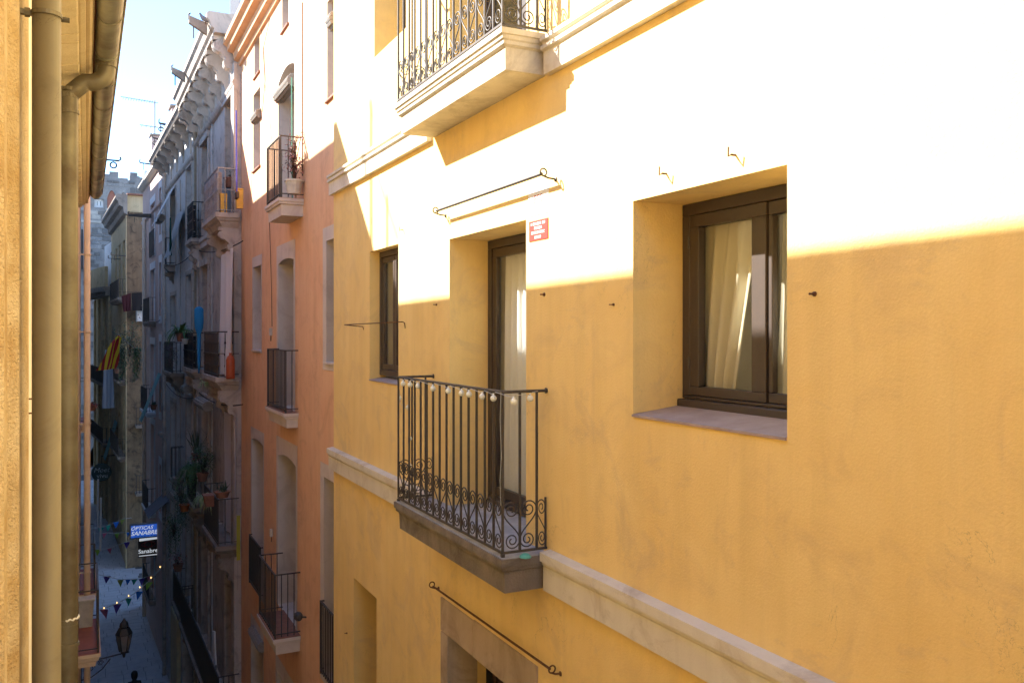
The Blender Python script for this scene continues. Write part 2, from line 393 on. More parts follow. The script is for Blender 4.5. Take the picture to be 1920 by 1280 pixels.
# window sills, big window subframe
MB().prism([(0,big['c']+.004),(.012,big['c']+.002),(.012,big['c']-.012),(-.385,big['c']-.012),(-.385,big['c']+.05)], big['a']+.002, big['b']-.002).build('sill', M_sill, YB)
MB().cbox(big['a']+.003, big['b']-.003, -.395, -.325, big['c']+.038, big['c']+.088, .006).build('subframe', M_brown, YB)
window(YB, big, -.37, .075, .07, (.42,), .075, off=.088, fb=.022, sb=.055, sw=((.075,.03),(.115,.085)))
wb = [o for o in YB.children if o.name.startswith('window')][0]
hx = big['a']+(big['b']-big['a'])*.42
m = MB()
for k in (.16,.84): m.lathe([(.009,0),(.009,.07)], (big['b']-.070,-.368,big['c']+.1+k*1.1), 8)
m.build('hinge', M_iron, wb)
MB().prism([(0,small['c']+.004),(.010,small['c']+.002),(.010,small['c']-.012),(-.20,small['c']-.012),(-.20,small['c']+.03)], small['a']+.002, small['b']-.002).build('sill', M_sill, YB)
window(YB, small, -.12, .07, .06, (.5,), .06, off=.05)
window(YB, door, -.385, .08, .07, (.42,), .08, off=.01)
window(YB, upwin, -.34, .07, .06, (.5,), .06); window(YB, updoor, -.34, .07, .06, (.5,), .08)
window(YB, lowdoor, -.45, .08, .07, (.5,), .10, mat=M_wood, gl=M_glassd)
window(YB, lowwin, -.95, .08, .07, (.5,), .07)
# stone surround of the lower door, in separate blocks
a0, b0, zt, zo = Y.s(1009), Y.s(828), 13-2.47, lowdoor['d']
def block(x0, x1, z0, z1, p=.014): MB().cbox(x0, x1, -.30, p, z0, z1, .006).build('stone_block', M_stone_sur, YB)
mid = lowdoor['a']+(lowdoor['b']-lowdoor['a'])*.62
block(a0, mid-.004, zo-.003, zt, .016); block(mid+.004, b0, zo-.003, zt-.01, .013)
zz = zo-.008; k = 0
while zz > 8.0:
    hh = (.52,.38,.60,.45)[k % 4]; ex = (.0,.07,.03,.09)[k % 4]
    block(lowdoor['b']-.002, b0+ex, zz-hh, zz, .012+.003*(k%2)); block(a0-ex, lowdoor['a']+.002, zz-hh, zz, .013)
    zz -= hh+.006; k += 1

# --- wrought iron railings with scrolls
def s_scroll(w, h, R1=.064, R2=.060, flip=False, r=.0052, y=0.0):
    """S of flat iron bar: spiral top one side, diagonal, spiral bottom the other side"""
    m = w/2; pts = []
    ct = (m-.002, h-R1-.012); cb = (m+.006, R2+.012)
    N = 26
    for k in range(N+1):                      # inner end of top spiral outwards
        a = -pi*2.6*(1-k/N)+pi; rr = R1*(1-.80*(1-k/N)**.8); pts.append((ct[0]+rr*cos(-a+2*pi), ct[1]-rr*sin(a)*-1*-1))
    pts = []
    for k in range(N+1):
        f = 1-k/N; ang = pi-f*2*pi*1.7; rr = R1*(1-.78*f); pts.append((ct[0]+rr*cos(ang), ct[1]+rr*sin(ang)))
    p0 = (ct[0]-R1, ct[1]); p3 = (cb[0]+R2, cb[1])
    for k in range(1, 9):
        u = k/9; c1 = (p0[0], p0[1]-.085); c2 = (p3[0], p3[1]+.085)
        pts.append(tuple((1-u)**3*p0[i]+3*(1-u)**2*u*c1[i]+3*(1-u)*u*u*c2[i]+u**3*p3[i] for i in (0,1)))
    for k in range(N+1):
        f = k/N; ang = 0-f*2*pi*1.7; rr = R2*(1-.78*f); pts.append((cb[0]+rr*cos(ang), cb[1]+rr*sin(ang)))
    if flip: pts = [(w-x, z) for x, z in pts]
    mb = MB(); mb.tube([(x, y, z) for x, z in pts], r, 5)
    return mb
def iron_railing(B, x0, x1, p, z0, h, sc=.365):
    zt = z0+h; m = MB(); yo = p-.02
    m.box(x0,x1,yo-.008,yo+.008,z0+.03,z0+.046)
    for x in (x0, x1): m.box(x-.008,x+.008,0,yo-.008,z0+.03,z0+.046)
    m.tube([(x0,0,zt),(x0,yo-.02,zt),(x0+.02,yo,zt),(x1-.02,yo,zt),(x1,yo-.02,zt),(x1,0,zt)], .011, 8)
    for x in (x0, x1): m.box(x-.012,x+.012,yo-.012,yo+.012,z0,z0+.03)
    for x in (x0+.004, x1-.004): m.lathe([(.02,0),(.022,.008),(.012,.012)], (x,0.0,zt), 8, 'y')
    rl = m.build('railing', M_iron, B)
    bar = MB().box(-.0075,.0075,-.0075,.0075,z0+.04,zt-.004).me('bar', M_iron)
    nb = 15; w = (x1-x0)/nb
    for k in range(nb+1): inst(bar, 'bar', rl, (x0+k*w, yo, 0))
    ns = 2; ws = .136
    for x in (x0, x1):
        for k in range(1, ns+1): inst(bar, 'bar', rl, (x, yo-k*ws, 0))
    for x in (x0, x1): inst(MB().box(-.006,.006,-.006,.006,z0+.04,z0+.04+sc).me('bar', M_iron), 'bar', rl, (x, .012, 0))
    sA = s_scroll(w, sc).me('scroll', M_iron, True); sB = s_scroll(w, sc, flip=True).me('scroll', M_iron, True)
    for k in range(nb): inst(sA if k % 2 else sB, 'scroll', rl, (x0+k*w, yo, z0+.045))
    eA = s_scroll(ws, sc).me('scroll', M_iron, True); eB = s_scroll(ws, sc, flip=True).me('scroll', M_iron, True)
    for x in (x0, x1):
        for k in range(ns): inst(eA if k % 2 == 0 else eB, 'scroll', rl, (x, yo-k*ws, z0+.045), (0,0,-pi/2))
        inst(eA, 'scroll', rl, (x, yo-ns*ws, z0+.045), (0,0,-pi/2), (.58,1,1))
    return rl
RX0, RX1 = SX0+.045, SX1-.045
iron_railing(YB, RX0, RX1, .375, 13-1.60, 1.175)
iron_railing(YB, RX0, RX1, .375, 13+2.14, 1.175)

# --- string of globe lights on the lower balcony rail
zt = 13-.425; yo = .355
sl = Y.thing('string_lights', 'string of small white globe lights hung along the balcony top rail', 'string lights', RX0, yo, zt)
gl_x = [(934-9,0)]
bp = [(1019,.12),(967,.355),(929,.355),(908,.355),(883,.355),(869,.355),(844,.355),(815,.355),(787,.355),(772,.355),(759,.355)]
wire = [(0,-.30,.0)]; bulbs = []
for px, oo in bp:
    if px == 1019: xx, yy = .0, -.235
    else: xx, yy = Y.s(px, yo)-RX0, 0.0
    bulbs.append((xx, yy+.016)); wire.append((xx-.03, yy+.014, -.006)); wire.append((xx, yy+.016, -.028))
wire.append((RX1-RX0, .0, .0)); wire.append((RX1-RX0+.01,-.02,-.25)); wire.append((RX1-RX0+.01,-.1,-.32))
MB().tube(wire, .0022, 4).build('wire', M_wire, sl)
MB().tube([(0,.014,.0),(.01,.016,-.2),(-.008,.014,-.45),(.012,.016,-.62),(0,.014,-.8)], .002, 4).build('wire', M_wire, sl)
bm = MB().lathe([(0,-.024),(.012,-.021),(.020,-.012),(.024,0),(.020,.012),(.012,.020),(.006,.024),(.006,.036)], n=12).me('bulb', M_bulb, True)
for (x, y) in bulbs: inst(bm, 'bulb', sl, (x, y, -.052))
for (x, y, z) in ((RX1-RX0+.01,-.02,-.2),(RX1-RX0-.2,-.02,-.27),(RX1-RX0-.28,-.02,-.55),(RX1-RX0-.28,-.02,-.8)): inst(bm, 'bulb', sl, (x,y,z), scale=(.7,.7,.7))

# --- awning rods, brackets, hooks
def rod(name, label, cat, p0, p1, o, mat, r=.011, ring=True, z_end=None):
    x0, z0 = Y.s(p0[0], o), Y.z(p0[0], p0[1], o); x1, z1 = Y.s(p1[0], o), Y.z(p1[0], p1[1], o)
    t = Y.thing(name, label, cat, x0, 0, z0)
    MB().tube([(-.03,o,0),(x1-x0+.03,o,z1-z0)], r, 8).build('rod', mat, t)
    for (x, z) in ((0,0),(x1-x0,z1-z0)):
        b = MB(); b.tube([(x,-.01,z-.035),(x,o*.6,z-.03),(x,o+.005,z-.016)], .007, 6)
        if ring:
            b.tube([(x, o+.026*cos(a*pi/6), z+.008+.026*sin(a*pi/6)) for a in range(13)], .006, 5, False)
        b.lathe([(.018,0),(.018,.006),(.008,.010)], (x,0,z-.035), 8, 'y'); b.build('bracket', mat, t)
    return t
rod('awning_rod', 'grey iron awning rod mounted above the balcony door', 'awning rod', (817,396), (1019,325), .10, M_galv, .013)
rod('awning_rod', 'rusty thin awning rod above the stone door surround', 'awning rod', (810,1097), (1035,1256), .07, M_rust, .009)
x0, z0 = Y.s(682), Y.z(682,612); x1 = Y.s(760)
cl = Y.thing('clothes_bracket', 'thin bent iron clothes rod sticking out beside the small window', 'clothes rod', x0, 0, z0)
MB().tube([(0,0,-.04),(0,.012,.0),(0,.03,.0),(.02,.23,.02),(x1-x0-.12,.25,.03),(x1-x0,.03,.04),(x1-x0,.01,.03),(x1-x0,0,-.03)], .0055, 6).build('rod', M_rust, cl)
def hook(px, py, label, s=1.0):
    t = Y.thing('wall_hook', label, 'hook', Y.s(px), 0, Y.z(px,py), group=None)
    MB().tube([(0,-.02,0),(.004,.02*s,0),(.006,.028*s,.002)], .006*s, 6).build('shank', M_rust, t)
    MB().tube([(.006,.028*s,.0),(-.005,.055*s,-.012),(-.01,.058*s,.035*s)], .0045*s, 6).build('claw', M_rust, t)
hook(1250,326,'rusty wall hook above the left part of the large window',1.0)
hook(1380,291,'rusty wall hook above the right part of the large window',1.0)
hook(756,431,'tiny rusty hook in the wall above the small window',.8)
def knob(px, py, label, r=.02):
    t = Y.thing('rusty_bolt', label, 'bolt', Y.s(px), 0, Y.z(px,py))
    MB().lathe([(r,0),(r*.9,.008),(r*.45,.012),(r*.4,.03),(r*.5,.034),(0,.036)], n=10, axis='y').build('bolt', M_rust, t)
knob(1528,551,'rusty bolt in the shaded wall right of the large window',.012)
knob(1021,552,'rusty bolt in the wall right of the balcony door',.014)
knob(1151,571,'rusty bolt stub midway between the balcony door and the large window',.009)
knob(819,571,'rusty bolt in the wall left of the balcony door',.012)
knob(651,1186,'small bolt low on the wall left of the lower blank recess',.012)
# --- signs on the wall
def text_mesh(body, size, mat, name='lettering', parent=None, loc=(0,0,0), rot=(0,0,0), ext=.001, shear=0, space=1.0, bold=0.0, align='CENTER'):
    cu = bpy.data.curves.new('txt', 'FONT'); cu.body = body; cu.size = size; cu.extrude = ext; cu.shear = shear
    cu.space_character = space; cu.offset = bold; cu.align_x = align; cu.align_y = 'CENTER'; cu.resolution_u = 3
    o = bpy.data.objects.new('txt', cu); C.objects.link(o); bpy.context.view_layer.update()
    me = bpy.data.meshes.new_from_object(o.evaluated_get(bpy.context.evaluated_depsgraph_get()))
    bpy.data.objects.remove(o); bpy.data.curves.remove(cu); me.materials.clear(); me.materials.append(mat); me.name = name
    return inst(me, name, parent, loc, rot)
xa, xb = Y.s(1028.5), Y.s(993); za, zb_ = Y.z(1028,447), Y.z(1028,408); wd, ht = xb-xa, zb_-za
sg = Y.thing('red_sign', 'small red sign with four lines of white lettering above the balcony door', 'sign', xa, 0, za)
MB().cbox(0, wd, .0, .006, 0, ht, .0015).build('panel', M_red, sg)
bl = MB()
rng = random.Random(3)
for (f0, f1, zf) in ((.12,.86,.83),(.30,.72,.62),(.14,.86,.40),(.32,.68,.17)):
    x = f0
    while x < f1-.03:      # unreadable white capitals: upright strokes with bars
        cw = rng.uniform(.05,.075); x2 = min(x+cw, f1); k = rng.choice((0,1,2))
        X0, X1 = wd*(1-x), wd*(1-x2); z0_, z1_ = ht*(zf-.065), ht*(zf+.065)
        bl.box(X0, X0-wd*.018, .0065, .0075, z0_, z1_)
        if k != 2: bl.box(X1, X1+wd*.018, .0065, .0075, z0_, z1_)
        bl.box(X0-wd*.018, X1+wd*.018, .0065, .0075, z1_-ht*.03, z1_)
        if k: bl.box(X0-wd*.018, X1+wd*.018, .0065, .0075, z0_, z0_+ht*.03)
        else: bl.box(X0-wd*.018, X1+wd*.018, .0065, .0075, (z0_+z1_)/2-ht*.015, (z0_+z1_)/2+ht*.015)
        x = x2+.016
        if rng.random() < .16: x += .03
bl.build('lettering', M_white, sg)
xa, xb = Y.s(1029), Y.s(991); za, zb_ = Y.z(1010,402), Y.z(1010,344)
sg = Y.thing('white_sign', 'white paper notice reading BPS in thin red letters above the red sign', 'sign', xa, 0, za)
MB().cbox(0, xb-xa, .0, .003, 0, zb_-za, .001).build('panel', M_white, sg)
text_mesh('BPS', (zb_-za)*.36, M_redink, 'lettering', sg, ((xb-xa)*.5, .004, (zb_-za)*.50), (pi/2,0,pi), .0008, 0, 1.1)
# --- curtains behind the panes
def curtain(px0, px1, fac, o, ztop, h, label, mat, w1=None, lean=0, folds=5, amp=.035, name='curtain', cat='curtain', group=None):
    xa, xb = sorted((fac.s(px0, o), fac.s(px1, o)))
    t = fac.thing(name, label, cat, xa, o, ztop, group)
    curtain_mesh(xb-xa, (w1 if w1 is not None else xb-xa), h, folds, amp, lean=lean).build('fabric', mat, t, smooth=True)
    return t
bw = big['b']-big['a']
def cur2(x0, w0, w1, lean, o, zt, h, label, folds, mat=M_curt, amp=.03):
    t = Y.thing('curtain', label, 'curtain', x0, o, zt)
    curtain_mesh(w0, w1, h, folds, amp, lean=lean).build('fabric', mat, t, smooth=True); return t
cur2(big['b']-.62, .60, .34, .26, -.48, big['d']-.02, 1.26, 'cream curtain drawn to the left side of the large window', 5)
cur2(big['a']+.16, .40, .46, 0, -.50, big['d']-.02, 1.26, 'cream curtain hanging at the right side of the large window', 3)
cur2(door['b']-1.12, .98, 1.0, 0, -.50, door['d']-.02, 2.38, 'pale curtain hanging full height behind the balcony door glass', 9, M_curtw, .04)
cur2(small['b']-.80, .60, .55, 0, -.27, small['d']-.02, 1.4, 'pale curtain behind the glass of the small window', 5, M_curtw)
rg = Y.thing('cloth_scrap', 'small turquoise scrap of cloth on the balcony floor behind the railing', 'cloth', Y.s(985,.22), .22, 13-1.592)
MB().lathe([(.03,0),(.045,.006),(.038,.02),(.02,.032),(0,.035)], n=7).build('cloth', plain('turquoise_cloth', (.10,.42,.38)), rg)
# ================================================================ orange building
FO = Fac((3.12, 11.52), (3.12, 19.95)); O = FO
OB = O.thing('orange_building', 'orange rendered house with grey pink window casings beyond the yellow house', 'building')
def oz(px, py, o=0): return O.z(px, py, o)
def oop(p0, p1, pt, pb, r=.32, arch=0):   # pixels: right edge, left edge, top row at left edge, bottom row
    a, b = O.s(p0), O.s(p1); return op(a, b, O.z(p1, pb), O.z(p1, pt), r, arch)
o_top1 = oop(488,475,180,322); o_top2 = oop(552,522,145,395,arch=.12); o_top3 = oop(634.5,613.5,5,190)
o_att1 = oop(487,477,80,148); o_att2 = oop(541,529,-70,62); o_att3 = op(o_top3['a'], o_top3['b'], oz(613.5,-330), oz(613.5,-200))
o_mid1 = oop(490,475,502,655); o_mid2 = oop(551,522,490,772,arch=.06); o_mid3 = oop(634.5,612.5,452,678)
o_low1 = oop(494,472.5,818,1092,arch=.05); o_low2 = oop(555,521.5,845,1165,arch=.08); o_low3 = oop(634.5,607.5,893,1262)
o_bot1 = oop(493,472,1168,1300); o_bot2 = oop(557,520,1255,1500); o_bot3 = oop(634.5,607.5,1420,1650)
o_top2['c'] = oz(536,362,.42)-.0; 
zmid_f = O.z(538.5,776,.2); zlow_f = O.z(522,1212,.42); ztop_f = O.z(536,364,.36)
o_mid2['c'] = zmid_f; o_low2['c'] = zlow_f; o_top2['c'] = ztop_f
OT = 19.35
oops = [o_top1,o_top2,o_top3,o_att1,o_att2,o_att3,o_mid1,o_mid2,o_mid3,o_low1,o_low2,o_low3,o_bot1,o_bot2,o_bot3]
cas = MB(); w = MB()
# casing = flat render band round the lower three storeys' openings, standing 6 mm proud
w.wall(0, O.L, 0, OT, oops, reveal=False); shell(w, 0, O.L, 0, OT); w.build('wall', M_ora, OB)
for o in oops:
    rv = MB(); a,b,c,d,r = o['a'],o['b'],o['c'],o['d'],o['r']
    band = 0.0 if o in (o_top1,o_top2,o_top3,o_att1,o_att2,o_att3) else (.10 if o in (o_mid1,o_low1,o_bot1) else .13)
    tp = band*2.1
    if o in (o_mid3,o_low3,o_bot3): band = .2; tp=.2
    rv.wall(a-band, b+band, c-(band*.6 if band and o not in (o_mid2,o_low2,o_top2) else 0), d+tp, [o], .006 if band else .0, True) if band else rv.wall(a,b,c,d,[dict(o)],.0,True)
    rv.build('casing', M_cas, OB)
MB().box(0, O.L, -7, .02, OT+.003, OT+.15).build('roof', M_slab_w, OB)
zc = O.z(459.6,101,.35)
MB().prism([(0,OT+.12),(.38,OT+.12),(.38,OT+.02),(.30,OT-.03),(.29,OT-.12),(.17,OT-.16),(.15,OT-.30),(.06,OT-.34),(.05,OT-.42),(0,OT-.44)], -.001, O.L+.08).build('cornice', plaster('orange_cornice_paint', (.62,.33,.16), (.68,.40,.22), (.4,.25,.15), .4), OB)
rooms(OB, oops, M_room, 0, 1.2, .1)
for o in (o_top1,o_top3,o_mid1,o_mid3,o_low1,o_low3,o_bot1,o_bot3,o_att1,o_att2,o_att3):
    window(OB, o, None, .05, .05, (.5,), .045, mat=M_wood, gl=M_glassd)
for o in (o_top2,o_mid2,o_low2,o_bot2):
    window(OB, o, None, .06, .05, (.5,), .07, mat=M_wood, gl=M_glassd, trans=(.72,))
for o in (o_top1,o_att1,o_att2,o_top3,o_mid1,o_mid3):
    z = o['c']; MB().cbox(o['a']-.04,o['b']+.04,-.30,.035,z-.035,z+.004,.006).build('sill', M_terr if o in (o_top1,o_att1,o_att2,o_top3) else M_cas, OB)
def plain_balcony(B, fac, px_wall, px_far, p, zf, h, slab_h, mat_s, n_gap=.11, iron=M_iron, floor=M_terr, body=.05, side=1):
    """slab + railing of upright bars; px_wall: near end on the wall, px_far: far front corner"""
    x0, x1 = sorted((fac.s(px_wall), fac.s(px_far, p)))
    MB().slab(x0,x1,p,[(zf,0),(zf-.05,0),(zf-.06,.015),(zf-.09,.02),(zf-.10,body),(zf-slab_h,body+.01)]).build('balcony_slab', mat_s, B)
    MB().box(x0+.01,x1-.01,-.02,p-.01,zf,zf+.006).build('balcony_floor', floor, B)
    return railing(B, x0+.04, x1-.04, p-.04, zf, h, n_gap, iron)
def railing(B, x0, x1, p, zf, h, gap=.11, iron=M_iron, wbar=.007, y0=0.0):
    zt = zf+h; m = MB()
    for z, th in ((zt,.010),(zf+.07,.007)):
        m.box(x0-.012,x1+.012,p-.012,p+.012,z-th,z+th)
        for x in (x0,x1): m.box(x-.010,x+.010,y0,p-.012,z-th*.98,z+th*.98)
    for x in (x0,x1): m.box(x-.011,x+.011,p-.011,p+.011,zf,zt-.005)
    rl = m.build('railing', iron, B)
    bar = MB().box(-wbar,wbar,-wbar,wbar,zf+.02,zt-.006).me('bar', iron)
    n = max(2, round((x1-x0)/gap))
    for k in range(n+1): inst(bar, 'bar', rl, (x0+(x1-x0)*k/n, p, 0))
    ns = max(1, round((p-y0)/gap))
    for x in (x0,x1):
        for k in range(1, ns): inst(bar, 'bar', rl, (x, p-(p-y0)*k/ns, 0))
    return rl
plain_balcony(OB, O, 570, 496, .40, ztop_f, .98, .27, M_cas)
plain_balcony(OB, O, 560, 497, .24, zmid_f, 1.02, .24, M_cas)
plain_balcony(OB, O, 564, 481.5, .44, zlow_f, 1.02, .26, M_cas)
# flush french railings in the lower side openings
for o, h in ((o_low1,1.0),(o_low3,1.05)):
    zf = o['c']+.02; railing(OB, o['a']+.02, o['b']-.02, .055, zf, h, .10, M_iron, .007)
# small lamp-box fittings and cables
def fit(px, py, label, s=.07):
    t = O.thing('junction_box', label, 'junction box', O.s(px), 0, O.z(px,py)-s)
    MB().cbox(-s*.6,s*.6,.0,.05,0,s*2,.01).build('box', M_boxw, t); MB().tube([(0,.02,0),(.01,.02,-.10)], .008, 6).build('cable', M_cable, t)
fit(510,622,'white junction box on the orange wall between middle windows'); fit(511,998,'white junction box on the orange wall beside the lower balcony')
def wire(pts, label, fac, r=.006, name='wall_cable', cat='cable', mat=None, o=.02):
    P = [fac.at(px,py,o) for px,py in pts]; b = P[0]; t = fac.W(*b)
    ob = MB().tube([(p[0]-b[0],p[1]-b[1],p[2]-b[2]) for p in P], r, 5).build(name, mat or M_cable, None, t, (0,0,fac.ang))
    return tag(ob, label, cat)
wire([(505,410),(507,470),(509,540),(510,612)], 'thin brown cable running down the orange wall left of the middle balcony', O, mat=M_rust)
wire([(567,5),(567,120),(567,230),(567,330)], 'thin dark pipe down the sunlit orange wall right of the top balcony', O, .010, mat=M_rust)
wire([(487,10),(494,110),(497,160),(505,215),(509,262)], 'slack cable crossing the sunlit orange wall left of the top balcony', O, .004)
wire([(506,35),(494,90),(497,150),(492,210)], 'frayed rope dangling from the cornice of the orange house', O, .007, name='rope', cat='rope', mat=M_rust)
wire([(623,5),(625,100),(626,200),(627,300)], 'orange wire hanging down beside the top right window of the orange house', O, .004, mat=M_rust)
# rolled blinds
def rolled(fac, px0, px1, py, r, o, label, drop=.0, tilt=0):
    xa, xb = sorted((fac.s(px0,o), fac.s(px1,o))); z = fac.z(px0, py, o)
    t = fac.thing('rolled_blind', label, 'blind', xa, o, z); L = xb-xa
    for k in range(11):
        a = k*2*pi/11; MB().lathe([(r*.28,0),(r*.28,L)], (0, r*.8*cos(a), r*.8*sin(a)), 6, 'x').build('slat', M_blind, t)
    MB().lathe([(r*.75,.01),(r*.75,L-.01)], n=12, axis='x').build('roll', M_blind, t)
    return t
rolled(O, 551, 523, 150, .11, -.02, 'rolled wooden slat blind under the arched head of the top orange balcony door')
rolled(O, 488, 477, 212, .09, .02, 'rolled slat blind in the narrow sunlit window of the orange house')
rolled(O, 634, 626, 35, .12, .0, 'rolled slat blind in the top window next to the yellow house')
rolled(O, 492, 474, 1213, .10, .03, 'rolled grey blind in the lowest narrow window of the orange house')
MB().tube([(0,0,0),(0,.02,-.8),(0,.05,-1.6)],.006,5)
gp = O.thing('garden_pole', 'thin green pole leaning in the top orange balcony doorway', 'pole', O.s(548,.05), .05, ztop_f)
MB().tube([(0,0,0),(.05,0,2.1)], .009, 6).build('pole', plain('green_plastic_pole', (.03,.30,.20)), gp)
ml = O.thing('wall_spotlight', 'small black spotlight clamped to the end of the lower orange balcony', 'spotlight', O.s(560,.12), .12, O.z(560,1156,.12))
MB().lathe([(.02,-.06),(.05,-.05),(.065,0),(.07,.06),(.055,.06),(.05,.03)], n=12, axis='x').build('housing', M_iron, ml); MB().tube([(0,-.12,-.02),(0,0,0)], .012, 6).build('arm', M_iron, ml)
# ================================================================ left-hand building (near) : wall, pipes, eaves, gutter
XA = -.20
FA = Fac((XA, -13.0), (XA, 14.1), 'L'); A = FA
AB = A.thing('left_near_building', 'cream ochre house wall with eaves and pipes at the left edge', 'building')
EZ = 14.80     # underside of the eaves at the wall
def ya(y): return 14.1-y     # world y to local x on the left facade
w = MB(); w.wall(0, A.L, 0, 16.2, []); shell(w, 0, A.L, 0, 16.2, 6); w.build('wall', M_bounce, AB)
# vertical rounded mouldings of a door surround beside the camera
prof = []
for k in range(41):
    f = k/40; x = f*1.6; y = .004+.012*sin(f*pi*4)**2+(.030 if .12 < f < .30 else 0)+(.022 if .48 < f < .62 else 0); prof.append((x,y))
prof = [(0,0)]+prof+[(1.6,0)]
MB().prism([(ya(3.2)+x, y) for x,y in prof], 0, 14.79, 'z').build('pilaster', M_left, AB)
# eaves: corbelled bands running along the street, first band of separate brick slabs
M_eav = plaster('cream_eaves_render', (.66,.56,.36), (.72,.62,.42), (.50,.38,.21), .5, 50, .5, .006, .2)
M_eav2 = plaster('ochre_eaves_render', (.58,.46,.28), (.64,.52,.33), (.40,.29,.16), .5, 50, .4, .005, .2)
x = 0.0; k = 0
sl = MB().prism([(0,0),(.06,.0),(.155,.022),(.163,.03),(.163,.10),(0,.10)], .004, .161).me('eaves_slab', M_eav)
while x < 13.5:
    inst(sl, 'eaves_slab', AB, (x, 0.0, EZ+random.uniform(-.004,.004)), (random.uniform(-.02,.02),0,0)); x += .167
MB().prism([(0,EZ+.05),(.175,EZ+.05),(.200,EZ+.055),(.202,EZ+.065),(.202,EZ+.12),(0,EZ+.12)], 0, A.L+.003).build('eaves_band', M_eav, AB)
MB().prism([(0,EZ+.075),(.225,EZ+.075),(.240,EZ+.085),(.240,EZ+.14),(0,EZ+.14)], 0, A.L+.003).build('eaves_band', M_eav2, AB)
MB().prism([(0,EZ+.14),(.245,EZ+.14),(.250,EZ+.145),(.250,EZ+.17),(0,EZ+.17)], 0, A.L+.003).build('eaves_band', M_eav2, AB)
# roof tiles: curved caps sticking out over the eaves, each its own piece
tl = MB(); n = 7; vs = []
for x, dz in ((-1.5,.62),(.295,0.0)):
    for k in range(n+1):
        a = pi*k/n; vs.append((.085*cos(a), x, EZ+.18+dz+.065*sin(a)))
for x, dz in ((-1.5,.62),(.295,0.0)):
    for k in range(n+1):
        a = pi*k/n; vs.append((.07*cos(a), x, EZ+.18+dz+.05*sin(a)))
m_ = n+1; fs = [(k,k+1,m_+k+1,m_+k) for k in range(n)]+[(2*m_+k,3*m_+k,3*m_+k+1,2*m_+k+1) for k in range(n)]+[(m_+k,m_+k+1,3*m_+k+1,3*m_+k) for k in range(n)]
tl.add(vs, fs); tme = tl.me('roof_tile', M_terr, True); x = .1
while x < 13.5: inst(tme, 'roof_tile', AB, (x, 0, random.uniform(-.004,.004)), (0,0,random.uniform(-.01,.01))); x += .2
MB().prism([(-1.5,EZ+.18+.60),(.26,EZ+.171),(.26,EZ+.186),(-1.5,EZ+.20+.60)], 0, A.L).build('roof', M_terr, AB)
# unseen set-back storey, added and sloped to cast the yellow wall's shadow edge
w = MB(); w.prism([(0,14.5),(A.L-.01,14.5),(A.L-.01,17.30+A.L*.0125+.005),(0,17.31)], -5.5, -.82, 'y'); w.build('shadow_attic', M_left, AB)
# gutter: half-round zinc trough with a bead and seam rings
GX, GZ, GR = .335, EZ+.19, .075
gy = lambda a: (GX+GR*cos(a), GZ+GR*sin(a))
m = MB(); N = 14; outer = [gy(pi+pi*k/N) for k in range(N+1)]; inner = [(GX+(GR-.004)*cos(pi+pi*k/N), GZ+(GR-.004)*sin(pi+pi*k/N)) for k in range(N,-1,-1)]
m.prism(outer+inner, .25, A.L); m.prism(outer, .245, .25)
gut = m.build('gutter', M_zinc, AB, smooth=False)
for p in gut.data.polygons: p.use_smooth = len(p.vertices) == 4
MB().tube([(.25,GX+GR+.004,GZ+.003),(A.L,GX+GR+.004,GZ+.003)], .011, 8).build('gutter_bead', M_zinc, AB)
seam = MB().prism([(GX+(GR+.004)*cos(pi+pi*k/N), GZ+(GR+.004)*sin(pi+pi*k/N)) for k in range(N+1)]+[(GX+GR*cos(pi+pi*k/N), GZ+GR*sin(pi+pi*k/N)) for k in range(N,-1,-1)], -.009, .009).me('gutter_seam', M_zinc)
x = .35; sx = []
while x < A.L: inst(seam, 'gutter_seam', AB, (x,0,0)); x += .78
# downpipe with a swan neck from the gutter to the wall
def pipe_pts(y, x_top, z_top, x_low, z_low, nb=8):
    pts = [(y, x_top, z_top)]
    r = .105
    z1 = z_top-.05
    for k in range(nb+1):
        f = k/nb; a = f*pi/2; pts.append((y, x_top-r*(1-cos(a)), z1-r*sin(a)))
    for k in range(nb+1):
        f = k/nb; a = pi/2*(1-f); 
        pts.append((y, x_low+r*(1-cos(pi/2-a)) if False else x_low+r*(1-sin(pi/2-a)), z1-r-r*sin(pi/2-a)))
    pts.append((y, x_low, z1-2*r-.02)); return pts
PY = ya(6.85); PXL = .095
dp = A.thing('zinc_downpipe', 'grey green zinc downpipe with a swan neck joining the gutter', 'downpipe', PY, 0, 0)
pp = [(0,b,c) for a,b,c in pipe_pts(0, GX, GZ-GR*.8, PXL, 0)]
MB().tube(pp, .060, 18).build('swan_neck', M_zincp, dp, smooth=True)
zt = pp[-1][2]
MB().tube([(0,PXL,zt+.02),(0,PXL,zt-.0),(0,PXL,11.2),(0,PXL,0)], .060, 18).build('pipe', M_zincp, dp, smooth=True)
for z in (zt+.01, zt+.055, 10.93, 10.97): MB().tube([(0,PXL,z-.012),(0,PXL,z+.012)], .064, 18).build('joint_ring', M_zincp, dp)
MB().tube([(.0,GX,GZ-GR*.95-.02),(.0,GX,GZ-GR*.95+.02)], .066, 18).build('outlet_collar', M_zincp, dp)
for z in (zt-.10, 10.80):
    b = MB(); b.tube([(0,PXL,z-.012),(0,PXL,z+.012)], .068, 18); b.box(-.012,.012,0,PXL-.05,z-.008,z+.008); b.box(-.05,-.095,PXL-.012,PXL+.012,z-.012,z+.012); b.lathe([(.009,-.02),(.009,.03)], (-.085,PXL,z), 6, 'y'); b.build('clamp', M_zincp, dp)
m = MB(); rr = random.Random(4)
for k in range(9): a = rr.uniform(-.3,2.6); m.lathe([(0,0),(rr.uniform(.008,.02),.001),(.004,.003)], (.0,0,0), 6) if False else None
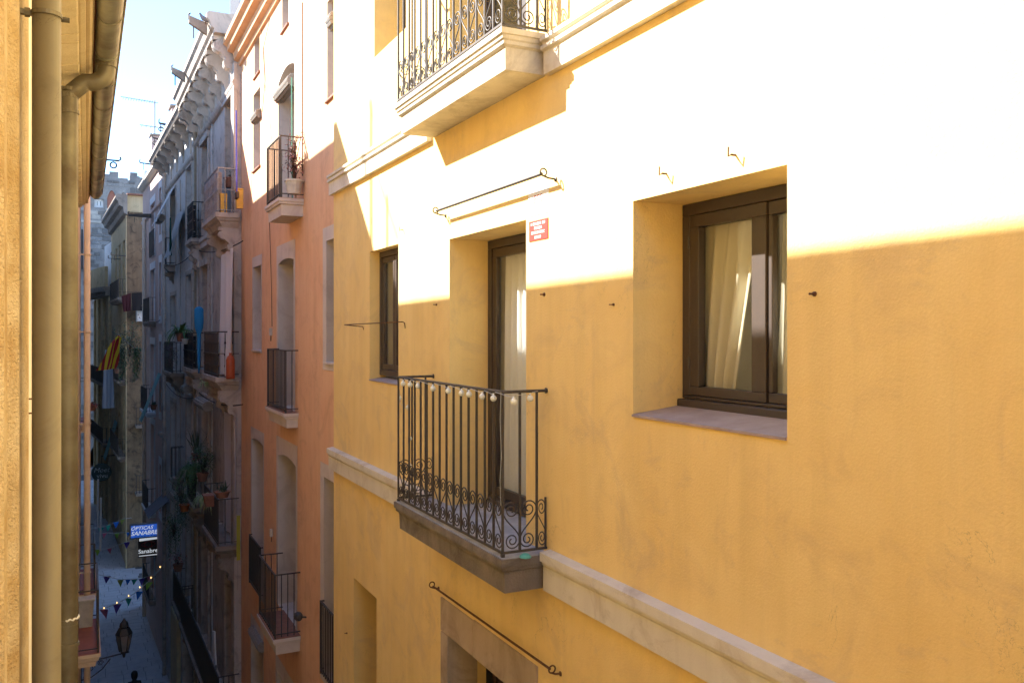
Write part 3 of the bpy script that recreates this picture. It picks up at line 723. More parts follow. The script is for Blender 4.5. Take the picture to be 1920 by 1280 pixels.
m.tube([(.0625*cos(a*.15),PXL+.0625*sin(a*.15),10.985+.006*sin(a*1.7)) for a in range(-2,20)], [.004+.004*abs(sin(a*2.3)) for a in range(22)], 6)
m.build('sealant', M_white, dp, smooth=True)
y1 = ya(2.82); X1 = .100
bp_ = A.thing('beige_downpipe', 'wide beige painted downpipe nearest the camera at left', 'downpipe', y1, 0, 0)
MB().tube([(0,X1,0),(0,X1,8.0),(0,X1,14.79)], .0375, 24).build('pipe', M_pvc, bp_, smooth=True)
for z in (CAMZ+.91, 10.4):
    b = MB(); b.tube([(0,X1,z-.006),(0,X1,z+.006)], .041, 24); b.box(-.008,.008,0,X1-.036,z-.007,z+.007); b.lathe([(.014,0),(.014,.014)], (0,.045,z), 8, 'y'); b.lathe([(.008,-.012),(.008,.016)], (-.02,X1+.043,z), 8, 'y'); b.build('clamp', M_zincp, bp_)
# small bent nails in the wall
for (px, py, lb) in ((37,748,'upper bent nail in the cream wall at far left'),(40,775,'lower bent nail in the cream wall at far left')):
    t = A.thing('bent_nail', lb, 'nail', A.s(px), .03, A.z(px,py)); MB().tube([(0,-.05,0),(0,.03,0),(0,.035,-.02)], .003, 5).build('nail', M_rust, t)

# ================================================================ left-hand building beyond: peach facade
XB = -.10
FB = Fac((XB, 14.15), (XB, 24.2), 'L'); B_ = FB
BB = B_.thing('left_peach_building', 'peach rendered house beyond the gutter on the left side of the alley', 'building')
M_pch = plaster('peach_render', (.66,.53,.40), (.70,.57,.44), (.42,.26,.15), .4, 50, .4, .005, .25)
bops = [op(B_.L-1.9, B_.L-.9, z0, z0+2.3, .25) for z0 in (8.05, 11.25, 4.6)]+[op(B_.L-6.4, B_.L-5.4, z0, z0+2.3, .25) for z0 in (8.05, 11.25, 4.6, 14.6)]
w = MB(); w.wall(0, B_.L, 0, 18.85, bops); shell(w, 0, B_.L, 0, 18.85, 6); w.build('wall', M_pch, BB)
MB().box(0, B_.L, -6, .0, 18.853, 18.9).build('roof', M_slab_w, BB)
rooms(BB, bops, M_room, 0, 1.0, .1)
for o in bops: window(BB, o, None, .05, .05, (.5,), .06, mat=M_wood, gl=M_glassd)
def left_balcony(y0, y1, p, zf, h, slabm, fl):
    x0, x1 = B_.L-(y1-14.2), B_.L-(y0-14.2)
    MB().slab(x0,x1,p,[(zf,0),(zf-.05,0),(zf-.06,.02),(zf-.11,.03),(zf-.13,.06),(zf-.2,.07)]).build('balcony_slab', slabm, BB)
    MB().box(x0+.01,x1-.01,0,p-.01,zf,zf+.006).build('balcony_floor', fl, BB); railing(BB, x0+.04, x1-.04, p-.035, zf, h, .26)
M_rtile = plain('red_floor_tile', (.30,.10,.07), (.22,.08,.06), .6, 0, 8)
left_balcony(14.5, 16.3, .31, 13-4.85, .95, M_pch, M_rtile)
left_balcony(18.6, 20.6, .30, 13-5.05, .95, M_pch, M_rtile)
left_balcony(21.5, 23.2, .14, 13-2.05, .95, M_pch, M_rtile)
# white bin on the near left balcony
bn = B_.thing('plastic_bin', 'white lidded plastic bin on the left balcony with red tiled floor', 'bin', B_.L-1.75, .12, 13-4.844)
MB().slab(-.12,.12,.11,[(.42,-.0),(.0,.03)], y0=-.11).build('tub', M_boxw, bn); MB().cbox(-.135,.135,-.125,.125,.421,.46,.008).build('lid', M_boxw, bn)
# peach downpipe
dp = B_.thing('peach_downpipe', 'peach painted downpipe on the corner of the left house beyond the gutter', 'downpipe', B_.L-2.7, 0, 0)
MB().tube([(0,.128,0),(0,.128,18.5)], .052, 14).build('pipe', M_pch, dp, smooth=True)
for z in (13+1.35, 13-.0, 13-1.6, 13-4.2, 13-7.0):
    b = MB(); b.tube([(0,.125,z-.012),(0,.125,z+.012)], .066, 14); b.box(-.012,.012,0,.07,z-.01,z+.01); b.build('clamp', M_pch, dp)
wire([(154,430),(154,505)], 'dark cable bundle on the peach wall beside its downpipe', B_, .02)

# taller houses further along the left side of the alley
def left_house(near, far, h, mat, label, name='left_far_building'):
    F = Fac(near, far, 'L'); t = F.thing(name, label, 'building'); ops = []
    k = 1.0
    while k < F.L-1.6:
        for z0 in (1.2, 4.8, 8.4, 12.0, 15.6):
            if z0+2.2 < h-.4: ops.append(op(k, k+1.0, z0, z0+2.2, .25))
        k += 2.6
    w = MB(); w.wall(0, F.L, 0, h, ops); shell(w, 0, F.L, 0, h, 6); w.build('wall', mat, t)
    MB().box(0, F.L, -6, .0, h+.003, h+.1).build('roof', M_slab_w, t)
    rooms(t, ops, M_room, 0, .8, .1)
    for o in ops: window(t, o, None, .06, .05, (.5,), .08, mat=M_wood, gl=M_glassd)
    return F
M_lfar = plaster('pale_bounce_render', (.70,.68,.65), (.76,.74,.71), (.18,.14,.11), .5, 40, .4, .005, .4)  # unseen houses made pale to throw more bounced light into the alley
FL1 = left_house((XB-.03, 24.25), (-.35, 44.0), 22.0, M_lfar, 'tall pale house on the left side hidden behind the peach downpipe')
FL2 = left_house((-.36, 44.02), (-1.9, 86.0), 22.4, M_lfar, 'farthest left house closing the left side of the alley')
# ================================================================ grey stone building with the heavy bracketed cornice
M_gst = plaster('grey_brown_stone', (.50,.43,.37), (.58,.51,.45), (.13,.10,.085), .65, 40, .5, .006, .5)
M_gpl = plaster('grey_lime_render', (.60,.58,.56), (.68,.66,.63), (.20,.18,.16), .5, 40, .4, .005, .45)
M_dkst = plaster('soot_darkened_stone', (.27,.22,.18), (.36,.30,.25), (.06,.05,.04), .6, 40, .5, .005, .5)
M_pink = plaster('dusty_pink_render', (.60,.44,.38), (.66,.50,.44), (.30,.22,.19), .4, 40, .3, .004, .35)
M_whc = plaster('whitewashed_casing', (.74,.74,.76), (.80,.80,.82), (.36,.35,.35), .35, 40, .3, .003, .3)
M_och = plaster('aged_ochre_render', (.58,.44,.25), (.64,.50,.30), (.22,.16,.10), .6, 30, .4, .005, .5)
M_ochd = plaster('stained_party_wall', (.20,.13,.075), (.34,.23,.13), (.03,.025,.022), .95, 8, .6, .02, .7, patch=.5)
M_silv = plain('grey_painted_iron', (.34,.33,.33), (.24,.22,.21), .6, .2, 30)
M_reed = plain('brown_reed_screen', (.13,.085,.055), (.08,.05,.035), .85, 0, 30, .5, .004)
M_blk = plain('black_mesh_screen', (.03,.028,.03), None, .8)
M_reedg = plain('grey_reed_screen', (.33,.28,.27), (.24,.20,.19), .85, 0, 30, .5, .004)
M_whs = plain('white_painted_shutter', (.80,.80,.84), (.72,.72,.76), .5)
F1 = Fac((3.05, 19.97), (2.98, 27.4)); F2 = Fac((2.985, 27.42), (2.75, 36.6)); F3 = Fac((2.72, 36.62), (2.45, 44.6))
B1 = F1.thing('ornate_stone_building', 'grey brown stone house with scrolled brackets under a heavy cornice, next to the orange house', 'building')
B2 = F2.thing('grey_building', 'grey rendered house with small cornice brackets and several narrow balconies', 'building')
B3 = F3.thing('pink_building', 'dusty pink house with whitewashed window casings and narrow balconies', 'building')
def fop(F, p0, p1, z0, z1, r=.3, arch=0): return op(F.s(p0), F.s(p1), z0, z1, r, arch)
Z1 = (15.62, 12.0, 8.30, 4.45)      # floor levels
def baluster_me(h, mat, r=.016):
    p = [(r*.6,0),(r*1.4,.02),(r*.7,.05),(r*.7,h*.22),(r*1.5,h*.25),(r*.8,h*.29),(r*.7,h*.47),(r*1.9,h*.50),(r*.8,h*.54),(r*.7,h*.74),(r*1.5,h*.77),(r*.7,h*.81),(r*.6,h)]
    return MB().lathe(p, n=6).me('baluster', mat, True)
def bal_railing(B, x0, x1, p, zf, h, gap, iron, r=.016):
    m = MB(); zt = zf+h
    for z, th in ((zt,.014),(zf+.06,.010),(zf+h*.52,.008)):
        m.box(x0-.014,x1+.014,p-.014,p+.014,z-th,z+th)
        for x in (x0,x1): m.box(x-.013,x+.013,0,p-.014,z-th*.98,z+th*.98)
    for x in (x0,x1): m.box(x-.009,x+.009,p-.009,p+.009,zf,zt-.005)
    rl = m.build('railing', iron, B); me = baluster_me(h-.02, iron, r)
    n = max(2, round((x1-x0)/gap))
    for k in range(n+1): inst(me, 'baluster', rl, (x0+(x1-x0)*k/n, p, zf))
    ns = max(2, round(p/gap))
    for x in (x0,x1):
        for k in range(1, ns): inst(me, 'baluster', rl, (x, p-p*k/ns, zf))
    return rl
def console_prof(d, h):
    """scrolled bracket in (out, up), top at 0"""
    P = [(0,0),(d,0),(d,-h*.10)]
    for k in range(9):
        a = pi*.5-k/8*pi*1.05; P.append((d-h*.13+h*.13*cos(a)*1.0, -h*.23+h*.13*sin(a)))
    P += [(d*.62,-h*.40),(d*.50,-h*.46)]
    for k in range(7):
        a = pi*.35-k/6*pi*.9; P.append((d*.36+h*.10*cos(a), -h*.60+h*.10*sin(a)))
    P += [(d*.22,-h*.76),(d*.14,-h*.90),(d*.06,-h*.98),(0,-h)]
    return P
def console(B, x, z, d, h, w, mat, name='bracket'):
    m = MB().prism([(a,z+b) for a,b in console_prof(d,h)], x-w/2, x+w/2)
    m.prism([(a*1.04+.0,z+b*1.0-.01) for a,b in console_prof(d,h*.9)], x-w*.22, x+w*.22)
    return m.build(name, mat, B)
def orn_balcony(B, F, x0, x1, p, zf, h, mat, iron, bal=True, gap=.14, br=2, sh=.30, brh=.75):
    MB().slab(x0,x1,p,[(zf,0),(zf-.10,0),(zf-.12,.03),(zf-.16,.05),(zf-.19,.10),(zf-.22,.11),(zf-sh,.16)]).build('balcony_slab', mat, B)
    if bal: rl = bal_railing(B, x0+.06, x1-.06, p-.06, zf, h, gap, iron)
    else: rl = railing(B, x0+.06, x1-.06, p-.06, zf, h, gap, iron, .009)
    for k in range(br): console(B, x0+.28+(x1-x0-.56)*k/max(1,br-1), zf-sh, p*.8, brh, .2, mat)
    return rl
# --- building 1
def pilas(B, x0, x1, z0, z1, p, mat, name='pilaster'): return MB().cbox(x0,x1,0,p,z0,z1,.01).build(name, mat, B)
c1 = [fop(F1, 440, 425, z, z+h, .35, .0) for z, h in ((Z1[0],2.75),(Z1[1],2.9),(Z1[2],2.9),(Z1[3],3.0))]
c2 = [fop(F1, 392, 381, z, z+h, .32) for z, h in ((Z1[0],2.6),(Z1[1],2.8),(Z1[2],2.8),(Z1[3],3.0))]
gr1 = [fop(F1, 445, 412, .02, 3.3, .5), fop(F1, 398, 376, .02, 3.2, .5)]
ops1 = c1+c2+gr1; T1 = 19.9
w = MB(); w.wall(0, F1.L, 0, T1, ops1); shell(w, 0, F1.L, 0, T1); w.build('wall', M_gst, B1)
rooms(B1, ops1, M_room, 0, 1.2, .1)
for o in c1+c2:
    window(B1, o, None, .07, .05, (.5,), .08, mat=M_wood, gl=M_glassd, trans=(.75,))
    for xa_, xb_ in ((o['a']-.17,o['a']-.01),(o['b']+.01,o['b']+.17)): MB().cbox(xa_,xb_,0,.05,o['c'],o['d']+.02,.008).build('jamb', M_gst, B1)
    MB().cbox(o['a']-.20,o['b']+.20,0,.09,o['d']+.02,o['d']+.20,.01).build('lintel', M_gst, B1)
pilas(B1, -.0, .42, 0, 19.0, .09, M_gst); 
for z in (Z1[0],Z1[1],Z1[2],Z1[3]): MB().prism([(0,z-.02),(.13,z-.02),(.13,z-.12),(.10,z-.16),(.10,z-.30),(0,z-.34)], -.002, F1.L).build('string_course', M_gst, B1)
# cornice
MB().prism([(0,20.05),(.62,20.05),(.66,20.0),(.66,19.90),(.60,19.84),(.56,19.72),(.50,19.68),(.50,19.60),(0,19.60)], -.005, F1.L).build('cornice', M_gst, B1)
MB().prism([(0,18.62),(.10,18.62),(.13,18.56),(.10,18.50),(.06,18.46),(0,18.44)], -.003, F1.L).build('rope_moulding', M_gst, B1)
nb = 7
for k in range(nb): console(B1, .28+k*(F1.L-.5)/(nb-1), 19.595, .50, 1.0, .24, M_gst)
for k in range(nb-1):
    x = .28+(k+.5)*(F1.L-.5)/(nb-1); MB().lathe([(.0,-.10),(.07,-.07),(.09,0),(.0,.0)], (x,.22,19.59), 8).build('rosette', M_gst, B1)
MB().box(0, F1.L, -7, -.3, T1+.152, T1+.25).build('roof', M_terr, B1)
# balconies of the near column
xw, xf = F1.s(448), F1.s(383,.44)
orn_balcony(B1, F1, xw-.05, xf, .50, Z1[0], .98, M_gst, M_silv)
orn_balcony(B1, F1, xw-.05, xf, .50, Z1[1], 1.0, M_gst, M_iron)
orn_balcony(B1, F1, xw-.05, xf, .50, Z1[2], 1.02, M_dkst, M_iron, bal=False, gap=.13)
# second column, shallower
xw2, xf2 = F1.s(382), F1.L-.25
orn_balcony(B1, F1, xw2, xf2+.0, .34, Z1[0]+.02, 1.02, M_gst, M_iron, gap=.12, br=2)
orn_balcony(B1, F1, xw2, xf2+.9, .34, Z1[1]-.05, 1.02, M_gst, M_iron, gap=.12, br=2)
orn_balcony(B1, F1, xw2-.6, xf2, .34, Z1[2]-.15, 1.0, M_dkst, M_iron, bal=False, br=2)
orn_balcony(B1, F1, xw-.1, F1.L-.02, .50, Z1[3]-.05, 1.05, M_dkst, M_iron, bal=False, gap=.12, br=4)
MB().box(F1.s(366)-.03+.1, F1.s(366)+.1, 0, .01, 0, .01)
def screen(F, x0, x1, o, z0, h, mat, label, side=None, name='balcony_screen'):
    t = F.thing(name, label, 'screen', x0, o, z0); L = x1-x0; n = max(3, int(L/.11)); m = MB()
    for k in range(n): m.tube([(L*(k+.5)/n,0,0),(L*(k+.5)/n,0,h)], L/n*.50, 5)
    m.build('reeds', mat, t); m2 = MB()
    for f in (.15,.5,.85): m2.box(0,L,-.02,.02,h*f-.01,h*f+.01)
    m2.build('wire', M_silv, t)
    return t
screen(F1, xw+.1, xf-.1, .39, Z1[0]+.05, .85, M_reedg, 'grey reed screen behind the pale railing of the top balcony on the stone house')
screen(F1, xw+.75, xf-.1, .39, Z1[1]+.05, .88, M_reed, 'brown reed screen behind the railing of the balcony with the white door curtain')
screen(F1, xw2+.1, xf2-.1, .24, Z1[0]+.07, .88, M_blk, 'black screen behind the upper second balcony of the stone house')
screen(F1, xw2+.1, xf2+.6, .24, Z1[1]+.0, .88, M_blk, 'black screen behind the middle second balcony beside the blue folded parasol')
def dpipe(F, px, o, z0, z1, r, mat, label):
    t = F.thing('downpipe', label, 'downpipe', F.s(px,o), o, z0)
    MB().tube([(0,0,0),(0,0,z1-z0)], r, 10).build('pipe', mat, t, smooth=True)
    z = 1.2; me = MB().tube([(0,0,-.015),(0,0,.015)], r*1.25, 10).me('clamp', mat)
    while z < z1-z0: inst(me, 'clamp', t, (0,0,z)); z += 2.6
    return t
dpipe(F2, 366, .08, 0, 18.9, .05, plain('tan_pipe_paint', (.34,.26,.17)), 'tan downpipe between the stone house and the grey house')
dpipe(F3, 270, .10, 0, 18.2, .08, M_pch, 'peach downpipe at the far corner of the pink house')
dpipe(F3, 308, .08, 0, 19.0, .07, M_gst, 'greyish downpipe between the grey house and the pink house')
# --- building 2
d1 = [fop(F2, 360, 350, z, z+h, .28) for z, h in ((16.3,1.9),(12.2,2.6),(8.2,2.7),(4.5,2.7))]
d2 = [fop(F2, 330, 321, z, z+h, .28) for z, h in ((15.3,2.7),(11.6,2.7),(7.8,2.7),(4.3,2.7))]
g2 = [fop(F2, 362, 342, .02, 3.1, .4), fop(F2, 333, 318, .02, 3.0, .4)]
att = [op(1.0+k*1.75, 1.45+k*1.75, 18.55, 19.15, .2) for k in range(5)]
ops2 = d1+d2+g2+att; T2 = 19.55
w = MB(); w.wall(0, F2.L, 0, T2, ops2); shell(w, 0, F2.L, 0, T2); w.build('wall', M_gpl, B2)
rooms(B2, ops2, M_room, 0, 1.2, .1)
for o in d1+d2:
    window(B2, o, None, .06, .05, (.5,), .08, mat=M_gpl, gl=M_glassd)
    for xa_, xb_ in ((o['a']-.13,o['a']-.005),(o['b']+.005,o['b']+.13)): MB().cbox(xa_,xb_,0,.03,o['c'],o['d']+.0,.006).build('jamb', M_gst, B2)
    MB().cbox(o['a']-.13,o['b']+.13,0,.032,o['d']+.003,o['d']+.14,.006).build('lintel', M_gst, B2)
for o in att: window(B2, o, None, .04, .04, (), .04, mat=M_wood, gl=M_glassd)
MB().prism([(0,19.85),(.50,19.85),(.54,19.78),(.54,19.66),(.48,19.60),(.44,19.55),(0,19.55)], 0.002, F2.L+.02).build('cornice', M_gst, B2)
MB().prism([(0,18.42),(.07,18.42),(.07,18.34),(.04,18.28),(0,18.26)], .002, F2.L).build('string_course', M_gst, B2)
for k in range(7): console(B2, .45+k*1.36, 19.545, .42, .70, .13, M_gst)
MB().box(0, F2.L, -7, -.2, 19.86, 19.95).build('roof', M_terr, B2)
orn_balcony(B2, F2, F2.s(327), F2.s(309,.34), .36, Z1[0]-.25, .95, M_dkst, M_iron, bal=False, gap=.13, br=1, sh=.25, brh=.4)
orn_balcony(B2, F2, F2.s(346), F2.s(306,.4), .42, Z1[1]-.35, 1.0, M_dkst, M_iron, bal=False, gap=.14, br=3, sh=.22, brh=.5)
orn_balcony(B2, F2, F2.s(345), F2.s(318,.4), .42, 8.2, 1.0, M_dkst, M_iron, bal=False, gap=.14, br=2, sh=.22, brh=.5)
orn_balcony(B2, F2, .1, F2.s(322,.4), .42, 4.3, 1.0, M_dkst, M_iron, bal=False, gap=.14, br=4, sh=.22, brh=.5)
MB().cbox(F2.s(333,.1),F2.s(322,.1),0,.14,0,3.3,.02).build('pier', plain('lit_ochre_pier', (.62,.50,.30), (.50,.40,.24), .9, 0, 5, .5, .01), B2)  # pier colour lightened and warmed to show the light it catches
# --- building 3 (pink)
def zz3(px, py): return F3.z(px, py)
e1 = []
for (t_, b_) in ((382,482),(505,603),(645,768),(795,950),(1010,1110)): e1.append(op(F3.s(291), F3.s(282.5), zz3(286,b_), zz3(286,t_), .25))
e2 = []
for (t_, b_) in ((352,440),(492,592),(640,772),(870,960)): e2.append(op(F3.s(303.0), F3.s(299.2), zz3(301,b_), zz3(301,t_), .2))
ops3 = e1+e2; T3 = 19.6
w = MB(); w.wall(0, F3.L, 0, T3, ops3); shell(w, 0, F3.L, 0, T3); w.build('wall', M_pink, B3)
rooms(B3, ops3, M_room, 0, 1.0, .1)
for o in ops3:
    window(B3, o, -.12, .06, .05, (.5,), .08, mat=M_whc, gl=M_whs)
    MB().wall(o['a']-.22, o['b']+.22, o['c']-(.3 if o in e2 else .02), o['d']+.30, [dict(o)], .015, False).build('casing', M_whc, B3)
MB().prism([(0,18.2),(.08,18.2),(.08,18.1),(0,18.05)], 0, F3.L).build('string_course', M_pink, B3)
MB().prism([(0,T3+.25),(.22,T3+.25),(.22,T3+.12),(.10,T3+.02),(0,T3)], 0, F3.L+.02).build('cornice', plaster('cream_parapet', (.60,.54,.44), (.66,.60,.50)), B3)
MB().box(0, F3.L, -7, -.1, T3+.26, T3+.34).build('roof', M_terr, B3)
for i, (o, p, al) in enumerate(zip(e1, (.10,.30,.40,.34,.30), (0,1,1,1,1))):
    x0, x1, zf = o['a']-.25, o['b']+.45, o['c']
    if al:
        MB().slab(x0,x1,p,[(zf,0),(zf-.10,0),(zf-.12,.03),(zf-.22,.08)]).build('balcony_slab', M_whc if i in (2,3) else M_dkst, B3)
        railing(B3, x0+.04, x1-.04, p-.04, zf, 1.0, .14, M_iron, .009)
    else: railing(B3, o['a']+.03, o['b']-.03, .06, zf, 1.1, .09, M_iron, .014)
# ================================================================ ochre building, curved building, stone tower
F4 = Fac((2.05, 52.0), (1.55, 63.5)); F4s = Fac((9.0, 52.0), (2.05, 52.0)); F5 = Fac((1.53, 63.52), (.68, 73.0)); FT = Fac((12.0, 88.0), (-9.0, 88.0))
B4 = F4.thing('ochre_building', 'aged ochre house with stained side wall standing proud beyond the pink house', 'building')
o4 = []
for px0, px1 in ((219,216.5),(226,222.8),(234,229.8)):
    for z0, z1 in ((15.0,18.2),(10.4,13.4),(6.2,9.2),(1.5,4.6)): o4.append(op(F4.s(px0), F4.s(px1), z0, z1, .25))
T4 = F4.z(237,398,.0)
w = MB(); w.wall(0, F4.L, 0, T4, o4); shell(w, 0, F4.L, 0, T4, 7.0); w.build('wall', M_och, B4)
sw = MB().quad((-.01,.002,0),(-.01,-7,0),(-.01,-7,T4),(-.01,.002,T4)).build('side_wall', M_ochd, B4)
rooms(B4, o4, M_room, 0, 1.0, .1)
for o in o4: window(B4, o, None, .08, .05, (.5,), .08, mat=M_gpl, gl=M_glassd)
MB().prism([(0,T4+.9),(.55,T4+.9),(.60,T4+.80),(.60,T4+.62),(.48,T4+.52),(.42,T4+.30),(.22,T4+.20),(.18,T4-.1),(0,T4-.2)], -.35, F4.L).build('cornice', M_dkst, B4)
MB().box(-.012,F4.L,-7,-.002,T4+.002,T4+.905).build('parapet', M_och, B4)
MB().box(-.2, F4.L, -7, -.0, T4+.91, T4+1.0).build('roof', M_terr, B4)
MB().cbox(.3,.9,-1.6,-.9,T4+1.0,T4+2.4,.03).build('chimney', M_whc, B4)
MB().cbox(-.005,.35,0,.05,0,T4-.2,.008).build('corner_pilaster', M_och, B4)
for zf, x0, x1 in ((14.9,.0,6.5),(10.3,.2,6.8),(6.1,.2,6.5)):
    MB().slab(x0,x1,.45,[(zf,0),(zf-.12,0),(zf-.15,.04),(zf-.28,.14)]).build('balcony_slab', M_dkst, B4); railing(B4, x0+.05, x1-.05, .41, zf, 1.0, .22, M_iron, .012)
for k, zf in enumerate((7.9, 4.2)):      # balconies on the side wall, facing the camera
    MB().box(-.8,-.012,-1.9,-.4,zf-.15,zf).build('balcony_slab', M_dkst, B4)
    m = MB(); m.box(-.82,-.79,-1.9,-.4,zf+.97,zf+1.0); m.box(-.82,-.79,-1.9,-.4,zf+.05,zf+.08)
    for y in (-1.9,-.4): m.box(-.80,-.01,y-.012,y+.012,zf+.97,zf+1.0)
    for y in (-1.9,-.4): m.box(-.812,-.79,y-.01,y+.01,zf,zf+.98)
    rl = m.build('railing', M_iron, B4); me = MB().box(-.01,.01,-.01,.01,0,.97).me('bar', M_iron)
    for j in range(11): inst(me, 'bar', rl, (-.805,-1.88+j*.147,zf))
B5 = F5.thing('curved_cornice_building', 'dark ochre house with a bulging cornice and roof terrace near the end of the alley', 'building')
T5 = F5.z(205,548,.0)
o5 = [op(F5.s(a_), F5.s(b_), z0, z0+2.8, .25) for a_, b_ in ((203,198.5),(194,190.5),(187,184.5)) for z0 in (9.6,5.6,1.6)]
w = MB(); w.wall(0, F5.L, 0, T5, o5); shell(w, 0, F5.L, 0, T5, 7.0); w.build('wall', M_och, B5)
rooms(B5, o5, M_room, 0, 1.0, .1)
for o in o5: window(B5, o, None, .08, .05, (.5,), .08, mat=M_wood, gl=M_glassd)
cv = MB(); n = 12; base = []
for k in range(n+1):
    x = F5.L*k/n; bul = .45+.45*sin(pi*k/n); base.append((x, bul))
for (za_, zb2, sc_) in ((T5+.02,T5+.35,1.0),(T5-.25,T5+.02,.75)):
    poly = [(x, b*sc_) for x, b in base]; cv.prism([(0,0)]+poly+[(F5.L,0)], za_, zb2, 'z')
cv.build('cornice', M_dkst, B5)
par = MB(); pin = [(x, b*.8-.18) for x, b in base][::-1]; par.prism([(x,b*.8) for x,b in base]+pin, T5+.35, T5+1.7, 'z'); par.build('parapet', M_och, B5)
MB().box(0,4.5,-4,-.1,T5+.35,T5+3.4).build('roof_room', M_whc, B5)
for x in (.05,3.1,6.2,9.0): pilas(B5, x, x+.35, 0, T5-.3, .14, M_och)
for zf in (9.55,5.55):
    MB().slab(.3,F5.L-.3,.5,[(zf,0),(zf-.12,0),(zf-.28,.14)]).build('balcony_slab', M_dkst, B5); railing(B5, .35, F5.L-.35, .46, zf, 1.0, .3, M_iron, .014)
# stone tower closing the alley
def stone_mat(name, c1, c2, mort):
    m, t, b = _nodes(name); g = t.nodes.new('ShaderNodeNewGeometry'); mp = t.nodes.new('ShaderNodeMapping'); mp.inputs['Rotation'].default_value = (R(90),0,0)
    t.links.new(g.outputs['Position'], mp.inputs['Vector']); v = _vec(t)
    f = _ramp(t, _noise(t, v, 1.3, 6, .7), .3, .7); col = _mix(t, f, c1, c2)
    f2 = _ramp(t, _noise(t, v, .35, 4, .6), .42, .62); col = _mix(t, _math(t,'MULTIPLY',f2,.5), col, mort)
    t.links.new(col, b.inputs['Base Color']); b.inputs['Roughness'].default_value = .95; _bump(t, b, _noise(t, v, 9, 5, .7), .7, .05); return m
M_tow = stone_mat('roman_tower_stone', (.34,.32,.31), (.20,.19,.19), (.11,.10,.10)); M_tow2 = stone_mat('pale_tower_stone', (.46,.43,.40), (.36,.33,.30), (.27,.25,.24))
M_tow3 = stone_mat('dark_tower_stone', (.20,.185,.175), (.13,.12,.12), (.08,.075,.07))
M_brick = plain('infill_red_brick', (.36,.15,.10), (.28,.11,.08), .9, 0, 8, .4, .01)
TW = FT.thing('stone_tower', 'old stone tower with arched windows closing the far end of the alley', 'tower')
def top(px0, px1, y0, y1, r=.5, arch=0): return op(FT.s(px0), FT.s(px1), FT.z((px0+px1)/2, y1), FT.z((px0+px1)/2, y0), r, arch)
ot = [top(218,201,357,392,.35,.75), top(238.5,224,361,388,.5,.6), top(194,177,373,389,.5), top(214,200,470,494,.4), top(190,166,835,876,2.0,1.2)]
def tz(px, py): return FT.z(px, py)
zA = tz(240,338)
w = MB(); w.wall(0, FT.L, 0, zA, ot); w.box(0,FT.L,-8,-7.9,0,zA)
for p0, p1, yy in ((300,262,334),(262,243,330),(222,205,322),(240,222,334),(205,180,326),(180,150,330)): w.box(FT.s(p0),FT.s(p1),-1.4,-.0,zA-.01,tz((p0+p1)/2,yy))
w.build('wall', M_tow, TW)
MB().box(FT.s(258),FT.s(244),-1.2,-.1,tz(250,330)-.02,tz(250,323)).build('merlon', M_tow, TW)
rooms(TW, ot, M_room, 0, 2, .05)
MB().box(ot[0]['a'],ot[0]['b'],-.34,-.12,ot[0]['c'],ot[0]['d']).build('brick_infill', M_brick, TW)
MB().box(FT.s(222),FT.s(198),.0,.12,tz(210,395),tz(210,391)).build('sill', M_tow2, TW)
for o in (ot[1],ot[2]): window(TW, o, -.3, .10, .08, (.5,), .10, mat=M_whc, gl=M_glass)
MB().box(FT.s(225),FT.s(150),0,.10,tz(200,419),tz(200,415)).build('string_course', M_tow2, TW)
rng = random.Random(5)
for lay, (z0, z1, mt, pr) in enumerate(((tz(200,412),tz(200,393),M_tow2,.07),(1.0,tz(200,419)-.02,M_tow,.07),(tz(200,391),zA-.1,M_tow,.06))):
    st = MB(); sB = MB(); z = z0
    while z < z1-.2:
        hh = rng.uniform(.30,.50); hh = min(hh, z1-z); x = FT.s(275) - rng.random()
        while x < FT.s(160):
            ww = rng.uniform(.4,1.0)
            if not any(x < o['b']+.05 and x+ww > o['a']-.05 and z < o['d']+.05 and z+hh > o['c']-.05 for o in ot) and rng.random() < .93:
                d = rng.uniform(.02,pr); (sB if rng.random() < .38 else st).cbox(x+.02,x+ww-.02,0,d,z+.02,z+hh-.02,.012)
            x += ww
        z += hh
    s_ = st.build('stone_courses', mt, TW); s_['kind'] = 'stuff'; s_ = sB.build('stone_courses', M_tow3, TW); s_['kind'] = 'stuff'
# ================================================================ ground
M_pave = plaster('worn_blue_grey_paving', (.42,.42,.45), (.52,.52,.55), (.22,.22,.23), .5, 20, .4, .004, .0, rough=.55, patch=.8)
M_grd = plaster('dark_joint_mortar', (.09,.09,.09), (.13,.12,.12), None, .0, 20)
tag(MB().quad((-400,-400,-.03),(400,-400,-.03),(400,600,-.03),(-400,600,-.03)).build('ground', M_grd), kind='structure')
rng = random.Random(11); st = []
street = tag(MB().box(-.6,3.4,-4,96,-.12,-.012).build('street', M_grd), kind='structure')
y = 26.0; row = 0; stuff = MB(); npv = 0
pav = [MB().cbox(0,w_,0,.46,-.02,.0,.008).me('paving_slab', M_pave) for w_ in (.55,.65,.75,.85)]
while y < 84:
    x = -.55+rng.uniform(-.3,0)
    while x < 3.3:
        k = rng.randrange(4); w_ = (.55,.65,.75,.85)[k]
        xr = 3.3-(y-26)*.035
        if x < xr:
            if npv < 290 and x > -.4: inst(pav[k], 'paving_slab', street, (x,y,rng.uniform(-.003,.004)), (rng.uniform(-.004,.004),rng.uniform(-.004,.004),0)); npv += 1
            else: stuff.box(x,x+w_,y,y+.46,-.02,rng.uniform(-.003,.004))
        x += w_+.014
    y += .475
o = stuff.build('paving_slabs', M_pave, street); o['kind'] = 'stuff'
dc = thing('drain_cover', 'dark rectangular iron drain cover set in the grey paving', 'drain cover', (2.15,34.0,.006)); me = MB().cbox(-.3,.3,-.2,.2,0,.012,.004).build('plate', M_iron, dc)
